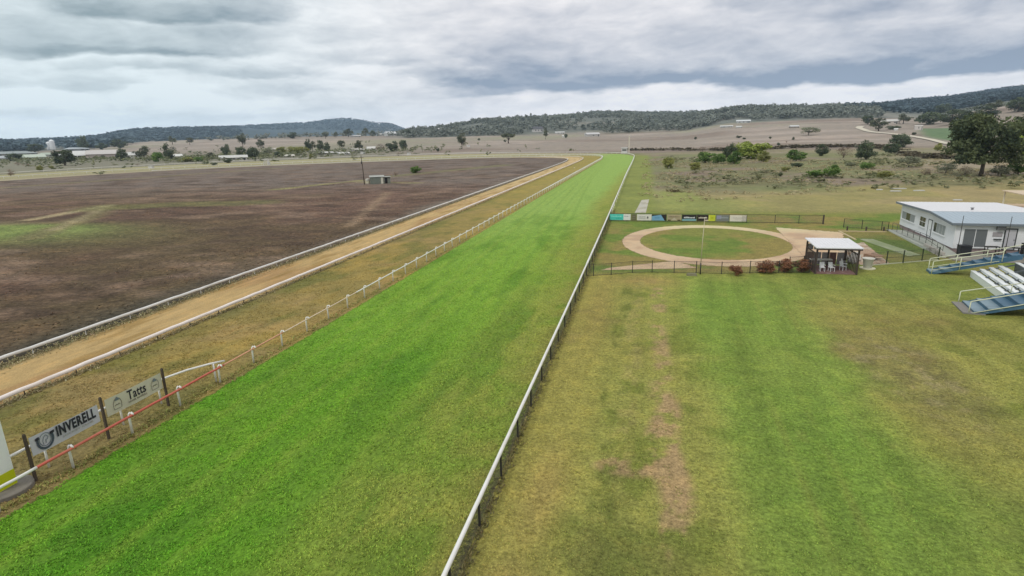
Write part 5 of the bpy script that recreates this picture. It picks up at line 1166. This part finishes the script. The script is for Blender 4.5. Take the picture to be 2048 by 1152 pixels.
# ------------------------------------------------------------------ far houses and sheds
def house(px, base, wpx, hpx, roof, wall, label, depth=.7, rz=.15, gable=True, nwin=3, pitch=.28, name='house', veranda=False, group='houses in the distance'):
    x, y, z, r_ = on_terrain(px, base); k_ = math.hypot(r_, CAM_H-z)/F_PX*.94; w = wpx*k_; h = hpx*k_
    face = math.atan2(x, y)           # front looks down the line to the course
    e = tag(empty(name, (x, y, z-.1), -face+rz), label, 'house' if name == 'house' else 'shed', group)
    d = w*depth; rh = min(h*.45, w*pitch); wh = h-rh
    mw_ = mat('wall_%d_%d_%d' % wall, alb(*wall), .7, .08, .4); mr_ = mat('roof_%d_%d_%d' % roof, alb(*roof), .6, .08, .3)
    MB().box((0, d/2, wh/2), (w, d, wh)).build('wall', mw_, e); o = w*.04
    if gable:
        MB().add([(-w/2-o, -o, wh), (w/2+o, -o, wh), (w/2+o, d/2, wh+rh), (-w/2-o, d/2, wh+rh), (w/2+o, d+o, wh), (-w/2-o, d+o, wh)], [(0, 1, 2, 3), (3, 2, 4, 5), (0, 3, 5), (1, 4, 2), (0, 5, 4, 1)]).build('roof', mr_, e)
    else:
        MB().add([(-w/2-o, -o, wh), (w/2+o, -o, wh), (w/2+o, d+o, wh), (-w/2-o, d+o, wh), (-w/2+w*.22, d/2, wh+rh), (w/2-w*.22, d/2, wh+rh)], [(0, 1, 5, 4), (1, 2, 5), (2, 3, 4, 5), (3, 0, 4), (3, 2, 1, 0)]).build('roof', mr_, e)
    for i in range(nwin):
        u = -w/2+w*(i+.7)/(nwin+.4); MB().box((u, -.03, wh*.56), (w*.10, .06, wh*.36)).build('window', GLASS, e)
    if nwin: MB().box((w*.5-w*.10, -.03, wh*.42), (w*.07, .07, wh*.8)).build('door', TRIMD, e)
    if veranda:
        MB().hexa([(-w*.5, -d*.32, wh*.82), (w*.5, -d*.32, wh*.82), (w*.5, -.02, wh*.97), (-w*.5, -.02, wh*.97), (-w*.5, -d*.32, wh*.86), (w*.5, -d*.32, wh*.86), (w*.5, -.02, wh*1.02), (-w*.5, -.02, wh*1.02)]).build('veranda_roof', mr_, e)
        for i in range(5): MB().box((-w*.48+i*w*.24, -d*.3, wh*.41), (w*.02, w*.02, wh*.82)).build('veranda_post', FRM, e)
    return e
HW = (206, 206, 200)
house(74, 321, 26, 10, (196, 206, 190), (190, 200, 180), 'pale green white shed with plain walls at far left', .6, .3, True, 0, name='shed')
house(155, 319, 48, 14, (214, 214, 210), (150, 146, 142), 'long house with bright white roof and veranda posts at left', .5, .1, False, 3, .2, veranda=True)
house(207, 318, 48, 15, (196, 190, 184), (192, 180, 172), 'large pale arched barn like shed at left', .8, -.2, True, 1, .22, name='shed')
house(266, 318, 26, 12, (204, 204, 198), (196, 196, 188), 'whitish house partly hidden by the dark round tree', .7, .2, True, 2)
house(357, 317, 15, 8, (222, 222, 216), (210, 210, 204), 'small bright white shed left of the brown field', .8, .2, True, 1, name='shed')
house(468, 321, 46, 10, (206, 206, 200), (198, 196, 186), 'long low white house with dark windows left of centre', .3, .05, True, 5, .1)
house(28, 313, 60, 8, (150, 158, 156), (158, 160, 156), 'long low grey roofed building at the far left edge', .4, .1, False, 3, .1)
house(8, 322, 20, 8, (180, 186, 188), (170, 172, 170), 'pale building cut off by the left edge', .6, .0, True, 2)
house(95, 314, 20, 7, (176, 186, 170), (170, 176, 164), 'small pale green roofed house behind the green shed', .7, .2, False, 2)
house(155, 302, 34, 6, (176, 184, 186), (150, 154, 156), 'distant pale roofed house above the long white roof', .5, .1, False, 2, .12)
house(560, 303, 26, 7, (196, 186, 176), (190, 182, 172), 'pinkish white house behind the olive tree', .6, .1, True, 2)
house(580, 315, 18, 6, (206, 202, 190), (196, 190, 176), 'small cream shed in front of the wide olive tree', .7, .2, True, 1, name='shed')
house(656, 309, 44, 6, (196, 194, 190), (168, 164, 158), 'long low pale roofed house among the middle houses', .4, .05, False, 4, .1)
house(690, 310, 20, 6, (206, 204, 198), (186, 184, 178), 'small white roofed house right of the long low one', .7, .3, True, 2)
house(716, 304, 24, 7, (192, 188, 184), (170, 166, 160), 'pale house below the broad grey green tree', .6, .1, True, 2)
house(744, 302, 16, 9, (214, 212, 206), (212, 208, 202), 'tall white house among dark trees near the middle', .8, .2, True, 2, .3)
house(784, 272, 20, 9, (206, 208, 208), (196, 198, 196), 'large white house on the ridge at the wood edge', .8, .4, True, 3, .3)
house(712, 274, 18, 4, (196, 196, 194), (176, 176, 172), 'tiny white roof on the ridge under the blue hill', .6, .1, True, 1)
house(762, 272, 12, 5, (200, 198, 194), (186, 184, 178), 'tiny pale shed left of the large white ridge house', .7, .1, True, 1, name='shed')
house(881, 262, 9, 6, (206, 204, 202), (196, 194, 190), 'tiny white house among the trees of the near wood', .8, .1, True, 1)
house(1077, 264, 20, 11, (88, 88, 92), (206, 202, 198), 'two storey white house with dark roof at the wood edge', .7, .3, True, 3, .3)
house(1092, 270, 10, 5, (200, 198, 194), (186, 184, 178), 'tiny white shed right of the dark roofed house', .7, .1, True, 1, name='shed')
house(1120, 268, 18, 5, (196, 196, 192), (196, 194, 188), 'small white farmhouse between the slim tree and the cypress', .6, .1, True, 2)
house(1128, 275, 7, 5, (214, 212, 206), (206, 204, 198), 'tiny bright white shed beside the small dark cypress', .8, .1, True, 0, name='shed')
house(1187, 273, 26, 8, (200, 198, 196), (190, 186, 180), 'pale arched shed at the foot of the wood', .7, .3, True, 1, .3, name='shed')
house(1453, 255, 22, 4, (206, 206, 202), (182, 180, 176), 'long white shed on the hillside right of the wood', .3, .05, True, 2, .1, name='shed')
house(1478, 256, 10, 4, (206, 206, 202), (190, 188, 182), 'small white shed beside the long hillside shed', .7, .1, True, 1, name='shed')
house(1487, 246, 24, 6, (210, 212, 212), (186, 186, 184), 'white house highest on the hillside right of the wood', .4, .1, True, 3, .12)
house(1590, 256, 15, 5, (206, 206, 204), (150, 140, 130), 'small white and brown house left of the lone wide tree', .6, .4, True, 1)
house(1779, 248, 26, 8, (200, 196, 190), (196, 184, 174), 'pinkish white farmhouse right of the road bend', .5, -.15, True, 3, .14)
house(1837, 260, 11, 8, (216, 208, 200), (206, 196, 190), 'square white shed at the corner of the green crop', .9, .1, True, 1, .1, name='shed')
house(1792, 261, 6, 4, (216, 214, 210), (206, 204, 200), 'tiny white hut below the hillside farmhouse', .9, .1, True, 0, name='shed')
house(1995, 201, 18, 5, (186, 192, 190), (170, 174, 172), 'pale roofs high on the right hill near the skyline', .5, .1, False, 2, .12)
house(1532, 328, 9, 4, (206, 206, 202), (196, 194, 188), 'tiny pale hut in the rough ground by the yellowish bush', .7, .1, True, 0, name='shed') if False else None
x, y, z, r_ = on_terrain(103, 299); k_ = r_/F_PX
tt = tag(empty('twin_tanks', (x, y, z)), 'twin tall white tanks rising above the far left roofs', 'tank')
for i, (u, hh) in enumerate(((-2.6, 11.5), (2.8, 14.5))): MB().lathe([(3.4*k_, 0), (3.4*k_, hh*k_*.86), (1.2*k_, hh*k_), (0, hh*k_)], (u*k_*1.2, 0, 0), 18).build('tank', mat('white_tank', (.74, .75, .75), .5, .05, .3), tt)
# white bits along the back straight
for (px, py, wpx, hpx), lab in (((533, 330, 14, 11), 'white metal frame standing beside the back straight'), ((303, 337, 8, 4), 'small white box beside the left back straight'), ((726, 308, 8, 4), 'small white box beside the middle back straight'), ((818, 310, 7, 4), 'small white box at the right of the back straight'), ((565, 311, 6, 5), 'small white box among the middle sheds'), ((937, 294, 6, 4), 'tiny white box right of the lone tall gum')):
    x, y, z, r_ = on_terrain(px, py); k_ = r_/F_PX*.94; w, h = wpx*k_, hpx*k_
    o = MB()
    if 'frame' in lab:
        for u in (-.45, -.1, .25, .45): o.tube([(u*w, 0, 0), (u*w*.6+.1*w, 0, h)], .22, 6)
        o.tube([(-.17*w, 0, h), (.37*w, 0, h)], .22, 6).tube([(-.4*w, 0, h*.3), (.45*w, 0, h*.35)], .18, 6); o.box((.28*w, .6, h*.3), (.3*w, 1.2, h*.5))
    else: o.box((0, 0, h/2), (w, w*.6, h)).box((0, 0, h+.1), (w*1.1, w*.7, .2))
    tag(o.build('white_frame' if 'frame' in lab else 'equipment_box', PANEL, loc=(x, y, z)), lab, 'frame' if 'frame' in lab else 'box')
# white marks laid out on the mown paddock
for i, (px, py, wpx) in enumerate(((1759, 380, 9), (1797, 378, 22), (1791, 383, 16), (1838, 382, 16), (1915, 401, 12))):
    x, y = g(px, py); k_ = math.hypot(x, y)/F_PX
    tag(MB().box((0, 0, .08), (wpx*k_, .5, .16), .02*i).box((0, .1, .17), (wpx*k_*.8, .3, .05), .02*i).build('ground_board', PANEL, loc=(x, y, .02)), ('shortest white board lying on the paddock, leftmost', 'longest white board lying on the paddock', 'white board lying just before the longest one', 'white board lying rightmost on the paddock', 'white board lying nearest the clubhouse roof')[i], 'board', 'white boards on the paddock')

# the white farm road climbing the right hillside
rd = [on_terrain(*p)[:3] for p in ((1897, 289), (1880, 285), (1850, 278), (1815, 272), (1780, 268), (1748, 265), (1728, 260), (1718, 256), (1722, 253))]
rp_, _ = catmull([(p[0], p[1]) for p in rd], np.linspace(0, 1, 60)); d = np.gradient(rp_, axis=0); nn = np.stack([-d[:, 1], d[:, 0]], 1)/np.linalg.norm(d, axis=1)[:, None]
t = np.linspace(-1, 1, 7)[None, :]; wv = (2.2+1.8*np.linspace(0, 1, 60))[:, None]
RX = rp_[:, :1]+nn[:, :1]*t*wv; RY = rp_[:, 1:]+nn[:, 1:]*t*wv; RZ = terrain(RX, RY)+.5
c = np.empty(RX.shape+(3,)); c[:] = alb(206, 198, 180)
struct(grid_mesh('farm_road', RX, RY, RZ, c, ground_mat('white_gravel_road', 1, .15, .2, .1, .2)))

# ------------------------------------------------------------------ massed vegetation nobody could count
def mass(name, label, pts, sizes, material, nq, seed, ell=(.5, .5, .5), leaf=.17, zc=.5, cat='trees'):
    r_ = np.random.default_rng(seed); var = []
    for i in range(6):
        Q, T_, _ = crown_arrays(seed*10+i, max(4, nq//5), 5, leaf, ell, zc, .5, .2, -.8); Q[..., 2] = np.maximum(Q[..., 2], 0); var.append((Q, T_))
    QQ, TT = [], []
    pick = r_.integers(0, 6, len(pts)); rot = r_.random(len(pts))*6.28; tone = r_.normal(size=len(pts))*.13
    for v in range(6):
        m_ = pick == v; P = pts[m_]; S = sizes[m_]; a = rot[m_]; Q, T_ = var[v]
        cx_, sx_ = np.cos(a)[:, None, None], np.sin(a)[:, None, None]
        X = (Q[None, ..., 0]*cx_-Q[None, ..., 1]*sx_)*S[:, 0][:, None, None]+P[:, 0][:, None, None]; Y = (Q[None, ..., 0]*sx_+Q[None, ..., 1]*cx_)*S[:, 0][:, None, None]+P[:, 1][:, None, None]
        Z = Q[None, ..., 2]*S[:, 1][:, None, None]+P[:, 2][:, None, None]
        QQ.append(np.stack([X, Y, Z], -1).reshape(-1, 4, 3)); TT.append(np.clip(T_[None, :]+tone[m_][:, None], 0, 1).ravel())
    o = bpy.data.objects.new(name, quads_mesh(name, np.concatenate(QQ), np.concatenate(TT), material)); COL.objects.link(o)
    tag(o, label, cat, None, 'stuff'); return o
R_ = np.random.default_rng(11)
def scatter(n, px0, px1, r0, r1, keep=None):
    px = R_.uniform(px0, px1, n); r_ = np.sqrt(R_.uniform(r0*r0, r1*r1, n)); a = np.interp(px, TC, TA); a = np.radians(a)
    x, y = r_*np.sin(a), r_*np.cos(a)
    if keep is not None: k_ = keep(x, y, px, r_); x, y = x[k_], y[k_]
    return np.stack([x, y, terrain(x, y)-.4], 1)
def sizes(n, w0, w1, h0, h1): return np.stack([R_.uniform(w0, w1, n), R_.uniform(h0, h1, n)], 1)
clear = lambda x, y, px, r_: (fbm(x, y, 130, 3, 77) < .62) & ~((px > 1045) & (px < 1205) & (r_ < 1235)) & ~((px > 770) & (px < 806) & (r_ < 1700)) & ~((px > 1430) & (px < 1505) & (r_ < 1260))
p = np.concatenate([scatter(5200, 790, 1500, 1180, 2500, clear), scatter(1800, 1380, 1760, 1190, 1900, clear), scatter(260, 800, 1420, 1130, 1240, clear)])
mass('hillside_wood', 'grey green gum wood covering the hills behind the track', p, sizes(len(p), 11, 20, 9, 16), L_FOREST, 36, 3)
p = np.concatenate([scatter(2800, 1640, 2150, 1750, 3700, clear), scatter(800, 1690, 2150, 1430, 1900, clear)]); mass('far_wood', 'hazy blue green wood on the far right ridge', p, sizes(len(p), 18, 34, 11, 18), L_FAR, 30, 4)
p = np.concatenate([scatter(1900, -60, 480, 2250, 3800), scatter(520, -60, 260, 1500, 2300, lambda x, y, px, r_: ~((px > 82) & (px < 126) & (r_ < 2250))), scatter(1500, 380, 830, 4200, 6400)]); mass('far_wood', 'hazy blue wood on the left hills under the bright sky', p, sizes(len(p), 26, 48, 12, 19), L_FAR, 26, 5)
# belts of low growth: creek line beyond the scrub, weeds, tussocks
def along(pts, n, spread, z=0.0):
    q = R_.random(n)*(len(pts)-1); i = q.astype(int); f = (q-i)[:, None]; P = np.array(pts); xy = P[i]*(1-f)+P[i+1]*f + R_.normal(size=(n, 2))*spread
    return np.stack([xy[:, 0], xy[:, 1], terrain(xy[:, 0], xy[:, 1])-.05], 1)
ck = [on_terrain(*q)[:2] for q in ((1256, 301), (1300, 301), (1360, 301), (1420, 302), (1500, 301), (1560, 297), (1620, 295), (1700, 294), (1770, 297), (1850, 317), (1900, 317))]
p = along(ck, 520, 2.2); mass('creek_scrub', 'dark line of low scrub along the creek behind the rough ground', p, sizes(len(p), 4, 8, 1.2, 3.0), leaf_mat('creek_leaf', alb(70, 62, 50), alb(98, 90, 70)), 24, 6, cat='scrub')
x = R_.uniform(-1, 130, 3000); y = R_.uniform(122, 330, 3000); k_ = (fbm(x, y, 22, 3, 88) > .47) & (y > 118+np.clip(x, 0, 60)*.55); x, y = x[k_], y[k_]
p = np.stack([x, y, terrain(x, y)-.03], 1); mass('rough_tussocks', 'brown and grey tussocks over the rough ground', p, sizes(len(p), .8, 2.6, .3, 1.0), leaf_mat('tussock', alb(134, 122, 92), alb(168, 156, 122)), 14, 7, (.5, .5, .4), .16, .4, 'grass')
x = R_.uniform(8, 140, 900); y = R_.uniform(150, 340, 900); k_ = fbm(x, y, 30, 3, 98) > .52; p = np.stack([x[k_], y[k_], terrain(x[k_], y[k_])-.03], 1)
mass('low_scrub', 'low green and grey scrub scattered before the creek line', p, sizes(len(p), 2, 5, .8, 2.0), leaf_mat('low_scrub_leaf', alb(98, 104, 72), alb(138, 136, 102)), 26, 8, cat='scrub')
tw_ = [on_terrain(*q)[:2] for q in ((0, 318), (60, 322), (120, 321), (200, 320), (300, 321), (400, 319), (500, 317), (600, 311), (700, 307), (820, 302))]
p = np.concatenate([along(tw_, 420, 22), along(tw_, 420, 90)]); mass('town_scrub', 'belt of low garden shrubs and hedges around the far left houses', p, sizes(len(p), 4, 9, 2, 5), leaf_mat('garden_leaf', alb(78, 86, 62), alb(122, 124, 92)), 24, 10, cat='shrubs')
rg_ = [on_terrain(*q)[:2] for q in ((420, 281), (520, 278), (600, 275), (680, 273), (760, 272), (840, 272))]
p = along(rg_, 150, 40); mass('ridge_scrub', 'thin belt of trees along the grazing ridge under the blue hill', p, sizes(len(p), 9, 18, 6, 13), L_FOREST, 30, 12)
p = along([g(1345, 383), g(1355, 384)], 26, .8); mass('rubble_weeds', 'small dark heap of weeds beside the pale path', p, sizes(len(p), .8, 1.6, .3, .7), leaf_mat('weed_leaf', alb(88, 78, 52), alb(112, 102, 70)), 18, 9, cat='weeds')

# ------------------------------------------------------------------ standing grass near the camera
gm = bpy.data.materials.new('grass_blades'); gm.use_nodes = True; T = NT(gm.node_tree)
ca = T.n('ShaderNodeAttribute', attribute_name='Col').outputs['Color']
b = T.n('ShaderNodeBsdfPrincipled'); T.put(b.inputs['Base Color'], ca); b.inputs['Roughness'].default_value = .8; b.inputs['Specular IOR Level'].default_value = .15
tl = T.n('ShaderNodeBsdfTranslucent'); T.put(tl.inputs[0], ca); ms = T.n('ShaderNodeMixShader'); ms.inputs[0].default_value = .3
T.l.new(b.outputs[0], ms.inputs[1]); T.l.new(tl.outputs[0], ms.inputs[2]); T.l.new(ms.outputs[0], T.n('ShaderNodeOutputMaterial').inputs[0])
def blades(name, label, x, y, col, h, w, per, seed, z=.03, gain=1.0):
    r_ = np.random.default_rng(seed); n = len(x)
    px = np.repeat(x, per)+r_.normal(size=n*per)*.03; py = np.repeat(y, per)+r_.normal(size=n*per)*.03; c = np.repeat(col, per, 0)
    a = r_.random(n*per)*6.283; hh = h*r_.uniform(.5, 1.5, n*per); ww = w*r_.uniform(.6, 1.4, n*per); ln = r_.uniform(.5, 1.3, n*per)
    ux, uy = np.cos(a), np.sin(a); q = np.empty((n*per, 4, 3))
    for i, (sg, top) in enumerate(((-1, 0), (1, 0), (.35, 1), (-.35, 1))):
        q[:, i, 0] = px-uy*ww*sg*.5+ux*hh*ln*top; q[:, i, 1] = py+ux*ww*sg*.5+uy*hh*ln*top; q[:, i, 2] = z-.01+hh*.7*top
    me = quads_mesh(name, q, np.zeros(n*per), gm)
    k_ = np.repeat(r_.uniform(.72, 1.5, n), per)[:, None]*r_.uniform(.85, 1.2, (n*per, 1)); tint = 1+r_.normal(size=(n*per, 1))*np.array([[.1, .02, .08]])
    cc_ = np.clip(c*k_*tint*gain, .004, .6); c4 = np.concatenate([np.repeat(cc_, 4, 0), np.ones((n*per*4, 1))], 1)
    at = me.attributes.new('Col', 'FLOAT_COLOR', 'POINT'); at.data.foreach_set('color', c4.ravel().astype(np.float32))
    o = bpy.data.objects.new(name, me); COL.objects.link(o); tag(o, label, 'grass', None, 'stuff'); return o
def spread_xy(n, x0, x1, y0, y1):
    x = R_.uniform(x0, x1, n*4); y = R_.uniform(y0, y1, n*4); keep = R_.random(n*4) < (y0+4)/(y+4)*.9; x, y = x[keep][:n], y[keep][:n]; return x, y
x, y = spread_xy(82000, -24.0, -5.7, 11, 105); k_ = (fbm(x, y, .5, 3, 71) > .38) & (R_.random(len(x)) < sm(108, 40, y)); x, y = x[k_], y[k_]
blades('turf_grass', 'dense green standing grass of the turf track', x, y, turf_cols(x[:, None], y[:, None], (x+24.25)[:, None], (y+12)[:, None])[:, 0], .055, .055, 3, 1, .036, 1.42)
x, y = spread_xy(76000, -5.3, 26, 14, 62); k_ = (fbm(x, y, .45, 3, 72) > .43) & (R_.random(len(x)) < sm(64, 36, y)) & ((y < 52) | (x < 23)); x, y = x[k_], y[k_]
lc = lawn_cols(x[:, None], y[:, None])[:, 0]; bare = lc[:, 1] < lc[:, 0]*.80; lc[bare] = np.array(alb(132, 130, 72)); bare = ~bare | (fbm(x, y, .35, 3, 76) > .56); x, y, lc = x[bare], y[bare], lc[bare]
blades('lawn_tufts', 'short dry green tufts of the lawn before the stands', x, y, lc, .04, .045, 3, 2, .018, 1.24)
x, y = spread_xy(26000, -34.3, -24.3, 14, 90); k_ = (fbm(x, y, .6, 3, 73) > .47) & (R_.random(len(x)) < sm(92, 40, y)); x, y = x[k_], y[k_]
blades('verge_grass', 'dry brown and green tufts of the verge beside the running rail', x, y, verge_cols(x[:, None], y[:, None], (x+35.5)[:, None], (y+12)[:, None])[:, 0], .06, .05, 3, 3, .012, 1.1)

def ring_xy(n, x0, dx_, y0, y1):
    y = y0*(y1/y0)**R_.random(n); return x0+R_.normal(size=n)*dx_, y
x, y = ring_xy(2600, -5.5, .12, 12, 110); c_ = np.empty((len(x), 3)); c_[:] = alb(146, 142, 90); c_ = mixc(c_, alb(120, 110, 80), R_.random(len(x)))
blades('fence_grass', 'longer unmown grass along the foot of the outer rail', x, y, c_, .10, .05, 3, 4, .03)
x, y = ring_xy(2200, -24.62, .2, 12, 120); c_ = np.empty((len(x), 3)); c_[:] = alb(140, 150, 80); c_ = mixc(c_, alb(176, 160, 104), R_.random(len(x)))
blades('rail_grass', 'longer grass along the foot of the inner running rail', x, y, c_, .09, .05, 3, 5, .03)
xa, ya = ring_xy(2400, -35.0, .25, 20, 130); xb, yb = ring_xy(3000, -41.3, .5, 24, 150); x = np.concatenate([xa, xb]); y = np.concatenate([ya, yb])
c_ = np.empty((len(x), 3)); c_[:] = alb(146, 138, 96); c_ = mixc(c_, alb(190, 176, 140), R_.random(len(x)))
blades('sand_edge_grass', 'straggling grass along both edges of the sand track', x, y, c_, .10, .07, 3, 6, .03)
x = -41.8-(R_.random(9000)**1.6)*110; y = R_.uniform(20, 190, 9000); k_ = (fbm(x, y, 9, 4, 89) > .5); x, y = x[k_], y[k_]
c_ = infield_cols(x[:, None], y[:, None])[:, 0]*R_.uniform(1.0, 2.1, (len(x), 1))
blades('infield_stubble', 'clods and stubble scattered over the ploughed infield', x, y, c_, .09, .16, 3, 7, .01)

# ------------------------------------------------------------------ air
hz = bpy.data.materials.new('haze_air'); hz.use_nodes = True; T = NT(hz.node_tree)
pv = T.n('ShaderNodeVolumePrincipled'); pv.inputs['Color'].default_value = (.60, .78, 1.0, 1); pv.inputs['Density'].default_value = 7e-5; pv.inputs['Anisotropy'].default_value = 0.0
T.l.new(pv.outputs[0], T.n('ShaderNodeOutputMaterial').inputs['Volume'])
hb = MB().box((0, 0, 200), (16300, 16300, 440)).build('haze', hz); tag(hb, 'pale bluish air that veils the far hills', 'haze', None, 'stuff')
